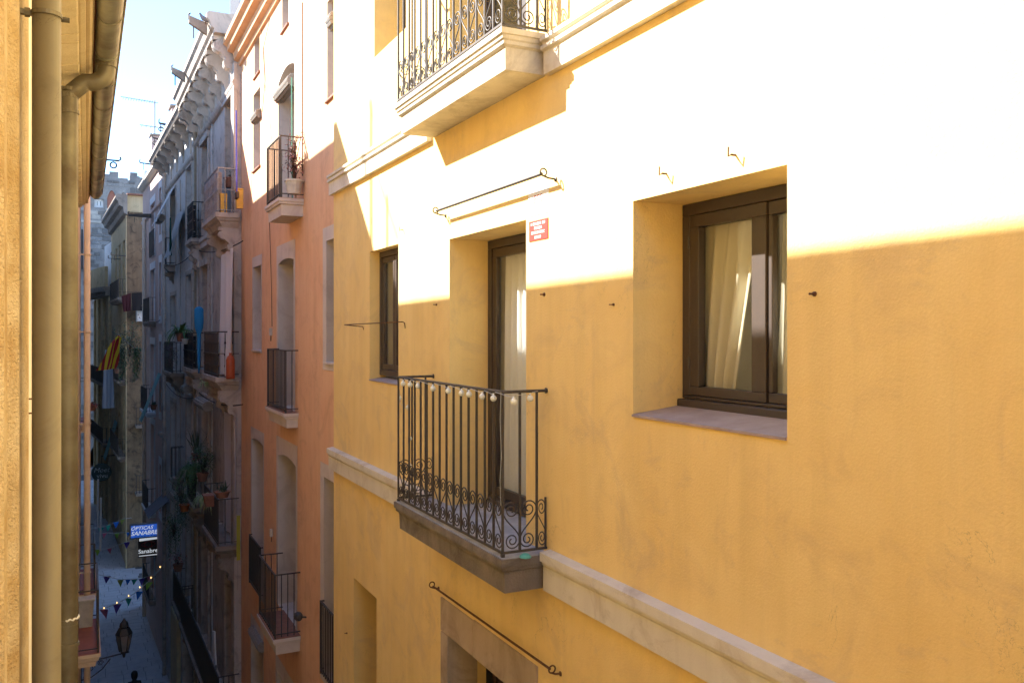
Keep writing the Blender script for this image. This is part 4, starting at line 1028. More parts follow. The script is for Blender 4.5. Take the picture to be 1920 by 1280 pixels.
for k in range(7): MB().box(-.26+k*.08,-.22+k*.08,-.16,.16,.0125,.018).build('rib', M_iron, dc)
# ================================================================ plants
def leaf(mb, base, dirx, diry, L, w, rise, droop, n=5):
    vs = []; d = Vector((dirx,diry,0)).normalized(); s = Vector((-d.y,d.x,0))
    for k in range(n+1):
        f = k/n; p = Vector(base)+d*(L*f*(1-.15*f))+Vector((0,0,rise*f-droop*f*f)); ww = w*(sin(pi*min(1,f*.85+.12)))*.5
        vs += [p-s*ww, p+s*ww+Vector((0,0,0.002))]
    mb.add(vs, [(2*k,2*k+1,2*k+3,2*k+2) for k in range(n)])
def plant(F, px, py, o, label, mat, n=60, L=.35, w=.02, rise=.35, droop=.3, pot=None, potr=.12, poth=.2, name='potted_plant', cat='plant', seed=1, group=None, hang=0):
    r = random.Random(seed); x, y, z = F.at(px, py, o)
    t = F.thing(name, label, cat, x, o, z, group); zb = 0
    if pot:
        MB().lathe([(0,0),(potr*.7,0),(potr*.95,poth*.85),(potr*1.08,poth*.86),(potr*1.08,poth),(potr*.9,poth),(potr*.85,poth*.9),(0,poth*.9)], n=12).build('pot', pot, t, smooth=False); zb = poth*.9
    mb = MB()
    for k in range(n):
        a = r.uniform(0,2*pi); l = L*r.uniform(.5,1.15); q = r.uniform(.5,1.2)
        b = (r.uniform(-1,1)*potr*.5, r.uniform(-1,1)*potr*.5, zb)
        leaf(mb, b, cos(a), sin(a), l*(.3+.7*q*.8), w*r.uniform(.7,1.2), rise*r.uniform(.4,1.1), droop*q)
    for k in range(hang):
        bx, by, bz = r.uniform(-L,L), r.uniform(-.15,.15), zb+r.uniform(-.05,.1); ll = r.uniform(.2,.9)*L*2.2
        for j in range(int(ll/.05)):
            a = r.uniform(0,2*pi); leaf(mb, (bx+r.uniform(-.03,.03),by,bz-j*.05), cos(a), sin(a), .07, .045, .02, .05, 2)
    mb.build('leaves', mat, t); return t
P = plant
def bush(F, px, py, o, label, mat, rx, ry, rz, n, ls=.07, pot=None, seed=1, mat2=None, hang=0, name='potted_plant', cat='plant'):
    r = random.Random(seed); x, y, z = F.at(px, py, o); t = F.thing(name, label, cat, x, o, z); zb = 0
    if pot: MB().lathe([(0,0),(.10,0),(.14,.19),(.155,.19),(.155,.22),(.13,.22),(0,.20)], n=12).build('pot', pot, t); zb = .2
    ms = [MB(), MB()]; tw = MB()
    cl = [(r.gauss(0,.42)*rx, r.gauss(0,.42)*ry, zb+rz*.9+r.gauss(0,.40)*rz) for _ in range(max(5, n//22))]
    for c in cl: tw.tube([(0,0,zb),(c[0]*.4,c[1]*.4,zb+(c[2]-zb)*.5),c], .006, 4)
    for k in range(n):
        c = r.choice(cl); q = .26*min(rx,rz)+.03; p = (c[0]+r.gauss(0,q), c[1]+r.gauss(0,q*.8), c[2]+r.gauss(0,q)); a = r.uniform(0,2*pi)
        leaf(ms[k % 2], p, cos(a), sin(a), ls*r.uniform(.6,1.4), ls*.45, r.uniform(-.02,.04), ls*.5, 2)
    for k in range(hang):
        bx, by = r.uniform(-rx,rx), r.uniform(-ry,ry); L = r.uniform(.3,1.0)*rz*2.2; m = ms[k % 2]
        for j in range(int(L/.035)):
            a = r.uniform(0,2*pi); leaf(m, (bx+.05*sin(j*.4+k),by,zb+rz*.5-j*.035), cos(a), sin(a), ls, ls*.5, .01, ls*.6, 2)
    tw.build('stems', M_wood, t); ms[0].build('leaves', mat, t); ms[1].build('leaves', mat2 or mat, t); return t
P(F1, 386, 716, .46, 'small trailing plant spilling over the middle stone balcony edge', M_leavesv, 20, .15, .03, .1, .2, None, hang=6, seed=2)
P(F2, 339, 640, .45, 'palm plant with arching leaves above the middle far balcony', M_leaves, 46, .85, .07, .7, .75, M_terr, .14, .25, seed=3)
bush(F2, 322, 668, .50, 'reddish trailing plants hanging on the far end of the middle balcony', plain('reddish_leaf', (.16,.06,.07), (.10,.08,.06)), .9, .12, .25, 260, .06, None, 4, M_leavesd, 30)
P(F2, 347, 645, .48, 'small plant in a white pot clipped to the middle balcony rail', M_leaves, 24, .16, .02, .15, .12, M_boxw, .09, .15, seed=5)
P(F1, 359, 892, .40, 'large bushy grass plant on the lower balcony above the alley', M_leaves, 260, .60, .026, .60, .75, M_terr, .15, .2, seed=6, hang=14)
bush(F1, 380, 902, .30, 'dark leafy shrub behind the spider plant on the lower balcony', M_leavesd, .42, .22, .42, 620, .07, M_terr, 7, M_leaves)
P(F1, 368, 862, .20, 'spiky dark plant rising behind the bushy grass on the lower balcony', M_leavesd, 26, .5, .03, .9, .2, M_terr, .13, .2, seed=17)
P(F1, 384, 930, .56, 'striped spider plant drooping over the lower balcony rail', M_leavesv, 110, .42, .022, .28, .50, None, seed=8)
tr = F1.thing('terracotta_trough', 'square terracotta trough hung on the lower balcony rail under the spider plant', 'planter', F1.s(391,.56), .56, F1.z(391,948,.56))
MB().slab(-.17,.17,.12,[(.26,0),(.22,0),(.218,.02),(0,.05)], y0=-.10).build('trough', M_terr, tr)
P(F1, 417, 932, .50, 'spiky aloe in a shallow terracotta bowl on the lower balcony rail', M_leavesd, 26, .22, .03, .25, .05, M_terr, .16, .13, seed=9)
P(F1, 352, 893, .50, 'white flowerpot tipped among the green plants of the lower balcony', M_leavesd, 10, .12, .02, .1, .1, M_boxw, .13, .2, seed=10)
P(F2, 346, 958, .50, 'orange pot with dry plant hanging below the lower balcony plants', M_leavesd, 14, .15, .02, .1, .1, plain('orange_pot', (.42,.13,.04)), .14, .2, seed=11)
bush(F2, 340, 945, .48, 'tangled climbing plant trailing down from the lower balcony', M_leavesd, .8, .15, .5, 420, .07, None, 12, M_leaves, 34)
bush(F2, 334, 1070, .46, 'red flowered plant on the lowest far balcony', M_leavesd, .25, .15, .22, 160, .06, M_terr, 13, plain('red_flowers', (.35,.05,.04), (.25,.04,.04)))
bush(F2, 326, 1006, .50, 'green bush hanging beside the grey awning above the shop signs', M_leaves, .5, .18, .45, 420, .08, None, 14, M_leavesd, 12)
bush(F4, 243, 668, .45, 'mass of hanging plants on the side of the ochre house', M_leavesd, 1.0, .45, .8, 800, .12, None, 15, M_leaves, 36)
P(F4, 221, 700, .5, 'dark potted plant on the balcony of the ochre house', M_leavesd, 40, .4, .05, .4, .2, M_terr, .2, .3, seed=16)
bush(F1, 432, 352, .10, 'small dark plant at the back of the top stone balcony', M_leavesd, .08, .06, .12, 60, .04, M_terr, 18)
bush(O, 551, 364, .16, 'dense reddish plant filling the top orange balcony doorway', plain('reddish_foliage', (.16,.06,.06), (.09,.09,.05)), .12, .10, .42, 420, .05, M_boxw, 19, plain('pink_blossom', (.50,.22,.22), (.35,.15,.15)))
P(F3, 288, 768, .25, 'small plants in a box on the pink house balcony', M_leavesd, 40, .25, .03, .3, .15, M_terr, .13, .2, seed=20)
P(B_, 173, 770, .25, 'small red flowered plant on the left wall beyond the peach downpipe', plain('red_petals', (.30,.05,.05), (.05,.08,.03)), 40, .25, .04, .2, .2, M_terr, .10, .15, seed=21)
# ================================================================ cloths, curtains, awnings
M_teal = cloth('turquoise_awning_cloth', (.28,.48,.47), (.20,.38,.38), .15); M_gaw = cloth('grey_awning_cloth', (.22,.22,.25), (.16,.16,.19), .1)
M_green = cloth('dark_green_cloth', (.02,.10,.07), None, .1); M_dred = cloth('dark_wine_towel', (.07,.012,.018), None, .1); M_dkc = cloth('black_towel', (.02,.018,.02), None, .05)
def sheet(F, pts, label, mat, name, cat, th=.01, nu=14, nv=10, wav=.03, group=None):
    """cloth through four corners (x,o,z): top-left, top-right, bottom-right, bottom-left"""
    a,b,c,d = [Vector(p) for p in pts]; t = F.thing(name, label, cat, *a, group=group); nrm = (b-a).cross(d-a).normalized(); vs = []
    for side in (0,1):
        for j in range(nv+1):
            for i in range(nu+1):
                u, v = i/nu, j/nv; p = (a*(1-u)+b*u)*(1-v)+(d*(1-u)+c*u)*v-a
                vs.append(p+nrm*(wav*sin(u*17+v*2)*(.3+.7*v)+side*th))
    m = (nu+1)*(nv+1); fs = []
    for j in range(nv):
        for i in range(nu):
            q = j*(nu+1)+i; fs += [(q,q+1,q+nu+2,q+nu+1), (m+q,m+q+nu+1,m+q+nu+2,m+q+1)]
    MB().add(vs, fs).build('fabric', mat, t, smooth=True); return t
def sq(F, l): return [F.at(*p) for p in l]
zc_ = F1.z(425,470,.18)
sheet(F1, [(F1.s(437,.16),.16,zc_),(F1.s(414,.16),.16,zc_-.05),(F1.s(409,.3),.30,Z1[1]+.05),(F1.s(437,.24),.24,Z1[1]+.02)], 'long white door curtain hanging over the doorway of the middle stone balcony', M_curtw, 'door_curtain', 'curtain', wav=.045, nu=30)
sheet(F1, [(F1.s(443,.05),.05,Z1[2]+2.8),(F1.s(420,.05),.05,Z1[2]+2.8),(F1.s(420,.05),.05,Z1[2]+.05),(F1.s(443,.05),.05,Z1[2]+.05)], 'pale fabric hanging in the doorway of the lower stone balcony', cloth('pale_lilac_cloth', (.78,.74,.76), None, .15), 'door_curtain', 'curtain', wav=.02, nu=30)
def awning(F, px_n, px_f, z_hi, z_lo, p_lo, label, mat, p_hi=.05):
    x0, x1 = sorted((F.s(px_n), F.s(px_f)))
    return sheet(F, [(x0,p_hi,z_hi),(x1,p_hi,z_hi),(x1,p_lo,z_lo),(x0,p_lo,z_lo)], label, mat, 'awning', 'awning', wav=.02)
awning(F2, 330, 319, F2.z(325,352,.05), F2.z(309,402,.55), .62, 'white cloth awning sloping out under the small cornice of the grey house', M_curtw)
awning(F2, 349, 334, F2.z(345,388,.1), F2.z(333,470,.42), .45, 'pale striped awning hanging over the upper balcony of the grey house', cloth('pale_blue_striped_cloth', (.50,.52,.55), None, .2))
x0 = F2.s(343); sheet(F2, [(x0-.3,.40,F2.z(343,385,.4)),(x0,.40,F2.z(343,385,.4)),(x0,.40,15.5),(x0-.3,.40,15.5)], 'dark green cloth hanging beside the pale striped awning', M_green, 'hanging_cloth', 'cloth')
awning(F3, 305, 299, F3.z(303,700), F3.z(296,812,.6), .75, 'faded turquoise awning let down over the pink and grey house balcony', M_teal)
rolled(F3, 303, 300, 815, .07, .75, 'turquoise roller bar at the lower edge of the faded awning')
awning(F2, 320, 310, F2.z(315,930), F2.z(300,1010,.7), .75, 'grey awning sloping over the shop beside the blue sign', M_gaw)
awning(F4, 222, 217, 7.5, 5.2, .7, 'dim teal awning on the ochre house above the round sign', M_teal)
rolled(F3, 303, 297, 408, .13, .42, 'brown rolled awning sticking out from the pink house')
rolled(F2, 352, 346, 730, .12, .22, 'rolled blind above the lower far balcony of the grey house'); rolled(F1, 390, 372, 762, .13, .25, 'rolled blind above the plant filled balcony')
# washing and flags
sheet(F4, [(-.9,-.15,F4.z(250,545,0)),(-.9,-1.35,F4.z(250,545,0)+.1),(-.9,-1.35,F4.z(250,580,0)),(-.9,-.2,F4.z(250,578,0)-.05)], 'black towel hanging on the line in front of the ochre side wall', M_dkc, 'towel', 'towel')
sheet(F4, [(-.95,.35,F4.z(250,548,0)-.1),(-.95,-.12,F4.z(250,545,0)),(-.95,-.12,F4.z(250,580,0)),(-.95,.25,F4.z(250,583,0))], 'dark wine red towel hanging at the left end of the line', M_dred, 'towel', 'towel')
lt = F4.thing('washing_line', 'thin washing line carrying the towels beside the ochre house', 'washing line', -.92, .5, F4.z(250,545,0)+.02)
MB().tube([(0,0,0),(0,-1,.04),(0,-2.4,.1)], .012, 5).build('line', M_cable, lt)
# striped flag on a pole
def stripes(name, cols):
    m, t, b = _nodes(name); tc = t.nodes.new('ShaderNodeTexCoord'); sp = t.nodes.new('ShaderNodeSeparateXYZ'); t.links.new(tc.outputs['Object'], sp.inputs[0])
    f = _math(t,'FRACT',_math(t,'MULTIPLY',sp.outputs['X'],1/.21),0); g = _math(t,'GREATER_THAN',f,.5); t.links.new(_mix(t, g, cols[0], cols[1]), b.inputs['Base Color']); b.inputs['Roughness'].default_value = .8; return m
M_flag = stripes('red_and_yellow_stripes', ((.75,.50,.02),(.45,.02,.02)))
fx, fo, fz = F4.at(232, 632, 1.1)
fl = F4.thing('striped_flag', 'red and yellow striped flag hanging from a pole on the ochre house', 'flag', F4.s(221,1.0), 1.0, F4.z(219,628,1.0))
mb = MB(); vs = []; nu, nv = 16, 14
for j in range(nv+1):
    for i in range(nu+1):
        u, v = i/nu, j/nv; vs.append((-.25+u*.92*(.25+.75*v)+.07*sin(v*6), .07*sin(u*9+v*3), -v*1.55*(1-.18*u*(1-v))-.30*u*v))
mb.add(vs, [(j*(nu+1)+i, j*(nu+1)+i+1, (j+1)*(nu+1)+i+1, (j+1)*(nu+1)+i) for j in range(nv) for i in range(nu)])
ob = mb.build('fabric', M_flag, fl, rot=(0,R(-14),pi/2+.5), smooth=True)
MB().tube([(0,-1.0,-.9),(0,0,.05)], .02, 6).build('pole', M_silv, fl)
wf = F5.thing('white_flag', 'pale faded banner drooping below the striped flag', 'flag', F5.s(208,.9), .9, F5.z(206,655,.9))
curtain_mesh(.35,.75,3.4,3,.10,20,14,-.2).build('fabric', cloth('pale_blue_white_banner', (.55,.60,.70), None, .2), wf, rot=(0,0,pi/2+.5), smooth=True)
MB().tube([(0,-.9,-.5),(0,0,0.02)], .02, 6).build('pole', M_silv, wf)
# ================================================================ balcony clutter
M_yb = plain('yellow_plastic', (.75,.42,.05), None, .45); M_bl = cloth('bright_blue_canvas', (.02,.22,.52), (.03,.30,.62), .1); M_orp = plain('orange_gas_bottle_paint', (.42,.075,.02), None, .5)
for px, lb in ((424.5,'yellow tub on the top stone balcony, the one nearer the railing corner'),(437,'yellow tub on the top stone balcony, the one nearer the wall')):
    t = F1.thing('yellow_tub', lb, 'tub', F1.s(px,.25)+(.0 if px < 430 else .05), .32 if px < 430 else .12, Z1[0]+.005, group='yellow tubs on the top stone balcony')
    MB().slab(-.10,.10,.075,[(.42,0),(.40,0),(.39,.01),(0,.02)], y0=-.075).build('tub', M_yb, t)
t = F1.thing('broom', 'blue handled broom standing upright on the top stone balcony', 'broom', F1.s(444,.2), .20, Z1[0]+.3)
MB().tube([(0,0,0),(.05,.0,1.75)], .018, 6).build('handle', plain('blue_violet_plastic', (.06,.05,.42), None, .4), t); MB().cbox(-.12,.12,-.03,.03,-.12,.02,.01).build('head', M_wood, t)
t = F1.thing('folded_parasol', 'bright blue folded parasol tied upright behind the middle balcony railing', 'parasol', F2.s(372,.4)+F1.L-.0 if False else F1.s(373,.44), .44, Z1[1]-.05)
MB().lathe([(.02,.0),(.035,.3),(.045,.7),(.05,1.0),(.10,1.15),(.115,1.3),(.115,1.62),(.06,1.68),(0,1.70)], n=10).build('canopy', M_bl, t, smooth=True); MB().tube([(0,0,0),(0,0,1.95)], .02, 6).build('pole', M_silv, t)
t = F1.thing('gas_bottle', 'orange gas bottle on the middle stone balcony by the white curtain', 'gas bottle', F1.s(432,.3), .30, Z1[1]+.005)
MB().lathe([(0,0),(.085,0),(.09,.03),(.09,.40),(.065,.47),(.03,.50),(.03,.55),(0,.55)], n=14).build('bottle', M_orp, t, smooth=True)
t = F1.thing('white_board', 'white folded ironing board leaning on the lowest long balcony', 'ironing board', F1.s(405,.3), .30, Z1[3]+.0)
MB().cbox(-.17,.17,-.02,.02,.75,1.5,.01).build('board', M_white, t, rot=(0,R(14),0)); MB().tube([(.1,0,.8),(-.15,.02,0)], .015, 6).build('leg', M_silv, t); MB().tube([(-.1,0,.8),(.25,.02,0)], .015, 6).build('leg', M_silv, t)
t = F4.thing('air_conditioner', 'white air conditioner unit fixed on the stained side wall', 'air conditioner', -.35, -.95, F4.z(262,604,-1.0))
MB().cbox(-.30,.33,-.5,.5,0,.75,.02).build('case', M_white, t); MB().lathe([(.27,0),(.27,.03),(.23,.03),(.23,.0)], (-.33,-.12,.38), 14, 'x').build('fan_ring', M_silv, t); MB().lathe([(.22,0),(.0,.01)], (-.325,-.12,.38), 14, 'x').build('fan', M_iron, t)
for (px, py, F, o_, lb) in ((183,945,FL1,.72,'long white pole standing on a far left balcony'),(188,985,FL1,.72,'shorter white pole standing on the nearest far left balcony')):
    x, y, z = F.at(px, py, o_); t = F.thing('white_pole', lb, 'pole', x, o_, z-.9)
    MB().tube([(0,0,0),(0,.02,1.9)], .035, 8).build('pole', M_white, t)
# ================================================================ roof fittings
def hoist(F, px0, py0, o0, px1, py1, o1, label, w=.05, h=.10, ring=False):
    x, y, z = F.at(px0, py0, o0); z1 = F.z(px1, py1, o1); t = F.thing('hoist_beam', label, 'hoist beam', x, o0, z)
    m = MB(); d = o1-o0; dz = z1-z
    m.prism([(0,-h/2),(d,dz-h*.3),(d,dz+h*.3),(0,h/2)], -w/2, w/2); m.build('beam', M_iron if w < .09 else M_dkst, t)
    m = MB(); m.tube([(0,d,dz),(0,d,dz+.12),(0,d-.03,dz+.15)], .02, 6); m.tube([(0,d*.75,dz*.75-h*.4),(0,d*.75,dz*.75-h*.4-.25)], .015, 6)
    if ring: m.tube([(0, d*.72+.07*cos(a*pi/6), dz*.75-h-.10+.07*sin(a*pi/6)) for a in range(13)], .018, 6, False)
    m.build('hook', M_iron, t); return t
def o_for(F, s_along, px):      # how far out a point at this spot of the facade must be to be seen at px
    lo, hi = -2.0, 6.0
    for _ in range(40):
        m = (lo+hi)/2
        if F.s(px, m) > s_along: lo = m
        else: hi = m
    return m
def hoist2(F, px0, py0, o0, px1, py1, label, **k):
    s_ = F.s(px0, o0); o1 = o_for(F, s_, px1); return hoist(F, px0, py0, o0, px1, py1, o1, label, **k)
M_beam = M_iron
hoist2(F1, 388, 56, .62, 354, 37, 'dark hoist beam jutting into the sky from the near end of the stone cornice', w=.12, h=.26)
hoist2(F1, 347, 146, .62, 322, 132, 'dark hoist beam jutting into the sky from the middle of the roofline', w=.12, h=.24)
hoist2(F2, 311, 234, .50, 298, 231, 'small hooked iron beam near the far end of the grey roof', h=.08, ring=True)
hoist2(F3, 300, 262, .22, 286, 258, 'small hooked iron beam on the pink house roof edge', h=.08, ring=True)
hoist2(F3, 288, 309, .22, 262, 305, 'long thin iron arm sticking out below the pink roof edge', h=.06)
hoist2(F3, 284, 405, .05, 241, 403, 'dark iron beam bridging out between pink and ochre houses', h=.18)
hoist2(F4, 236, 480, .1, 208, 478, 'upper thin hooked rod on the ochre facade', h=.05)
hoist2(F4, 226, 486, .1, 203, 484, 'lower thin hooked rod on the ochre facade', h=.05)
x, y, z = B_.at(229, 297, 0); 
t = B_.thing('hoist_hook', 'hooked iron arm with ring reaching into the sky from the left roofs', 'hoist beam', B_.L-18.0, 0, CAMZ+(622-298)/FL*(.896*32.2+.1))
MB().tube([(0,-.1,0),(0,1.12,.0),(0,1.18,.06),(0,1.16,.13)], .03, 6).build('arm', M_iron, t); MB().tube([(0,.95+.10*cos(a*pi/6),-.16+.10*sin(a*pi/6)) for a in range(13)], .025, 6, False).build('ring', M_iron, t)
an = F3.thing('tv_antenna', 'tall television antenna with long booms on the pink house roof', 'antenna', F3.s(290,-.4), -.4, 19.8)
zt_ = F3.z(288,193,-.4)-19.8
MB().tube([(0,0,0),(0,0,zt_)], .03, 6).build('mast', M_silv, an)
o1 = o_for(F3, F3.s(290,-.4), 226)+.4
MB().tube([(0,-.15,zt_-.1),(0,o1,zt_)], .02, 5).build('boom', M_silv, an)
MB().tube([(0,-.5,zt_-1.25),(0,.65,zt_-1.2)], .022, 5).build('boom', M_silv, an)
el = MB().tube([(-.25,0,0),(.25,0,0)], .012, 4).me('element', M_silv)
for k in range(12): inst(el, 'element', an, (0, .1+k*(o1-.1)/12, zt_-.08))
for k in range(6): inst(el, 'element', an, (0,-.4+k*.19,zt_-1.24))
def chimney(F, px0, px1, pyt, zb, o, mat, label):
    a, b = sorted((F.s(px0,o),F.s(px1,o))); zt_ = F.z((px0+px1)/2, pyt, o); t = F.thing('chimney', label, 'chimney', a, o, zb)
    MB().cbox(0,.6,-.5,0,0,zt_-zb,.02).build('stack', mat, t); MB().cbox(-.06,.66,-.56,.06,zt_-zb,zt_-zb+.10,.02).build('cap', M_dkst, t)
chimney(F2, 322, 313, 210, 19.9, .05, M_pink, 'square rendered chimney above the grey house cornice')
chimney(F3, 284, 276, 262, 19.8, -.2, M_pink, 'low chimney on the roof of the pink house')
t = F1.thing('terrace_railing', 'white metal terrace railing on the roof above the stone cornice', 'railing', F1.s(450,-.6), -.6, F1.z(450,24,-.6))
m = MB(); m.box(0,1.6,-.02,.02,.95,1.0); m.build('rail', M_silv, t); me = MB().box(-.012,.012,-.012,.012,-.4,.95).me('bar', M_silv)
for k in range(14): inst(me, 'bar', t, (.05+k*.115,0,0))
t = F1.thing('pigeon', 'grey pigeon perched on the roof edge by the hoist beam', 'bird', F1.s(386,.66), .66, F1.z(386,45,.66))
m = MB(); m.tube([(0,-.13,.05),(0,-.08,.07),(0,-.02,.09),(0,.05,.11),(0,.09,.15),(0,.115,.19),(0,.13,.205),(0,.155,.20)], [.008,.03,.055,.058,.038,.028,.026,.006], 8); m.build('body', plain('pigeon_feathers', (.12,.12,.14), (.2,.2,.22)), t, smooth=True)
MB().tube([(0,-.24,.03),(0,-.10,.06)], [.03,.03], 4).build('tail', MATS['pigeon_feathers'], t)
for s_ in (-.02,.02): MB().tube([(s_,.0,-.01),(s_,.01,.06)], .005, 4).build('leg', M_rust, t)
# ================================================================ shop signs
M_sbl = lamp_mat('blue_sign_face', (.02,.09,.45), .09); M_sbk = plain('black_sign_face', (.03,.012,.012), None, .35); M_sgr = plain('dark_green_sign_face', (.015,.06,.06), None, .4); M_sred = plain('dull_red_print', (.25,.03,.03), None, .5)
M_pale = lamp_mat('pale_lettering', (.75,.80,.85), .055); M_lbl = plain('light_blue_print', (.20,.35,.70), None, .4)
def xat(px, y): u = (px-CX)/FL; d = (sin(TH)+cos(TH)*u)/(cos(TH)-sin(TH)*u); return d*y, y*cos(TH)+d*y*sin(TH)
def zat(py, depth): return CAMZ-(py-CY)/FL*depth
ys = 38.5
xl, dl = xat(243, ys); xr_, dr = xat(296.5, ys)
s1 = thing('blue_shop_sign', 'blue hanging sign reading OPTICAS SANABRE in white slanted capitals', 'sign', (xl, ys, zat(1011, dl)))
W_, H_ = xr_-xl, .60
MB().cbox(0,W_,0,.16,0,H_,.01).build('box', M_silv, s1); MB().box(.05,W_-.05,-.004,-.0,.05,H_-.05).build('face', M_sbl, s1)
text_mesh('ÓPTICAS', .20, M_pale, 'lettering', s1, (W_*.42,-.007,H_*.70), (pi/2,0,0), .002, .3, 1.05, .003)
text_mesh('SANABRE', .235, M_pale, 'lettering', s1, (W_*.50,-.007,H_*.36), (pi/2,0,0), .002, .3, 1.0, .004)
m = MB()
for k in range(7): m.box(.22+k*.125,.30+k*.125,-.007,-.004,.07,.10)
m.build('small_print', M_lbl, s1); MB().tube([(W_-.02,.08,H_*.5),(W_+.5,.08,H_*.5)], .02, 6).build('bracket', M_iron, s1)
xl2, _ = xat(259, ys); s2 = thing('black_shop_sign', 'dark hanging sign with red eye emblem reading Sanabre below the blue sign', 'sign', (xl2, ys, zat(1047, dl)))
W_, H_ = xr_-xl2, .83
MB().cbox(0,W_,0,.14,0,H_,.01).build('box', M_sbk, s2); MB().prism([(.04,H_-.16),(W_-.04,H_-.13),(W_-.04,H_-.05),(.04,H_-.05)], -.006, -.001, 'y').build('top_bar', M_pale, s2)
MB().box(.03,W_-.03,-.006,-.001,.05,.085).build('bottom_bar', M_pale, s2)
text_mesh('Sanabre', .235, M_pale, 'lettering', s2, (W_*.5,-.006,.24), (pi/2,0,0), .002, 0, 1.0, .004)
m = MB(); m.tube([(W_*.5+.14*cos(a*pi/12),-.006,.52+.11*sin(a*pi/12)) for a in range(25)], .014, 4, False); m.tube([(W_*.5-.28+.56*k/12,-.006,.52+.12*sin(pi*k/12)) for k in range(13)], .014, 4, False); m.tube([(W_*.5-.28+.56*k/12,-.006,.52-.12*sin(pi*k/12)) for k in range(13)], .014, 4, False)
m.build('eye_emblem', M_sred, s2); MB().tube([(W_-.02,.07,H_*.5),(W_+.5,.07,H_*.5)], .02, 6).build('bracket', M_iron, s2)
yg = 60.0; xg, dg = xat(190, yg); s3 = thing('round_green_sign', 'dark green round shop sign with two lines of pale script at the far end', 'sign', (xg, yg, zat(885, dg)))
MB().lathe([(.0,-.03),(.55,-.03),(.58,0),(.55,.03),(0,.03)], n=20, axis='y').build('disc', M_sgr, s3)
M_dimp = plain('dim_pale_script', (.55,.62,.66), None, .5)
text_mesh('Moet', .42, M_dimp, 'lettering', s3, (0,-.04,.14), (pi/2,0,0), .003, .3); text_mesh('vivu', .40, M_dimp, 'lettering', s3, (.05,-.04,-.22), (pi/2,0,0), .003, 0)
MB().tube([(0,0,.5),(0,0,1.0),(1.6,0,1.05)], .025, 6).build('bracket', M_iron, s3)
# ================================================================ bunting and bulb strings
PC = {k: cloth('pennant_'+k, tuple(min(.9,c*1.4+.02) for c in v), None, .4) for k, v in dict(teal=(.02,.32,.25), blue=(.02,.20,.60), olive=(.30,.36,.08), green=(.26,.42,.06), purple=(.12,.06,.32), pink=(.42,.14,.22)).items()}
M_lit = lamp_mat('lit_warm_bulb', (1.0,.60,.22), .3)
def bunting(y, pts, flags, label, bulbs=(), sz=.26):
    xs = [(xat(px,y)[0], zat(py, xat(px,y)[1])) for px, py in pts]; x0, z0 = xs[0]
    t = thing('bunting_string', label, 'bunting', (x0,y,z0), 0, 'bunting strings over the alley')
    MB().tube([(x-x0,0,z-z0) for x,z in xs], .012, 4).build('string', M_wire, t)
    for i, (px, py, c) in enumerate(flags):
        x, d = xat(px,y); z = zat(py, d); a = random.uniform(-.5,.5); s_ = sz*random.uniform(.85,1.15)
        m = MB(); m.prism([(-s_*.45,0),(s_*.45,0),(s_*random.uniform(-.25,.25),-s_*1.05)], -.003, .003, 'y'); m.build('pennant', PC[c], t, (x-x0,0,z-z0), (R(random.uniform(-25,25)),0,a))
    for px, py in bulbs:
        x, d = xat(px,y); z = zat(py, d); MB().lathe([(0,-.028),(.017,-.016),(.020,0),(.012,.016),(.009,.035)], n=8).build('bulb', M_lit, t, (x-x0,-.02,z-z0), smooth=True)
    return t
bunting(46, [(160,992),(200,985),(232,972),(247,970)], [(190,989,'teal'),(203,984,'teal'),(218,978,'blue'),(230,973,'olive')], 'farthest bunting string, crossing highest over the paving')
bunting(44, [(160,998),(205,999),(250,997)], [(196,999,'pink'),(219,999,'green'),(241,997,'blue')], 'bunting string with a green pennant left of the blue shop sign')
bunting(42, [(160,1032),(205,1027),(256,1008)], [(184,1030,'green'),(205,1028,'pink'),(238,1016,'purple')], 'bunting string running up behind the black shop sign')
bunting(37.0, [(160,1070),(200,1080),(226,1086),(262,1085),(292,1075),(306,1064)], [(201,1080,'purple'),(226,1086,'olive'),(240,1086,'blue'),(252,1086,'teal'),(266,1084,'purple'),(281,1079,'pink')], 'sagging bunting string with six pennants below the shop signs')
bunting(33.5, [(160,1150),(192,1141),(219,1131),(241,1119),(262,1104),(283,1085),(301,1064),(312,1048)], [(195,1142,'pink'),(220,1132,'purple'),(241,1121,'teal'),(262,1108,'blue'),(280,1091,'green')], 'nearest bunting string with small lit warm bulbs', [(195,1139),(219,1129),(241,1116),(262,1100),(283,1082),(300,1062)], .28)
# ================================================================ street lamp on the left wall
yl = 23.4; xc, dlm = xat(232.5, yl); zl = zat(1220, dlm)
lp = thing('street_lamp', 'old iron street lantern on a scrolled bracket from the left wall', 'street lamp', (XB, yl, zl-.05))
ax = xc-XB; m = MB(); m.tube([(0,0,-.05),(ax*.5,0,-.05),(ax+.12,0,.02)], .018, 6); m.tube([(0,0,-.50),(ax*.25,0,-.46),(ax*.5,0,-.30),(ax*.68,0,-.08)], .014, 6)
m.tube([(ax*.22+.10*cos(a*.55)*(1-a/26),0,-.24+.10*sin(a*.55)*(1-a/26)) for a in range(22)], .010, 5); m.tube([(ax*.45+.07*cos(a*.55)*(1-a/26),0,-.15+.07*sin(a*.55)*(1-a/26)) for a in range(22)], .010, 5)
m.lathe([(0,-.12),(.03,-.08),(.04,-.02),(.025,.03)], (ax,0,0), 8); m.box(-.01,.02,-.04,.04,-.6,.02); m.build('bracket', M_iron, lp)
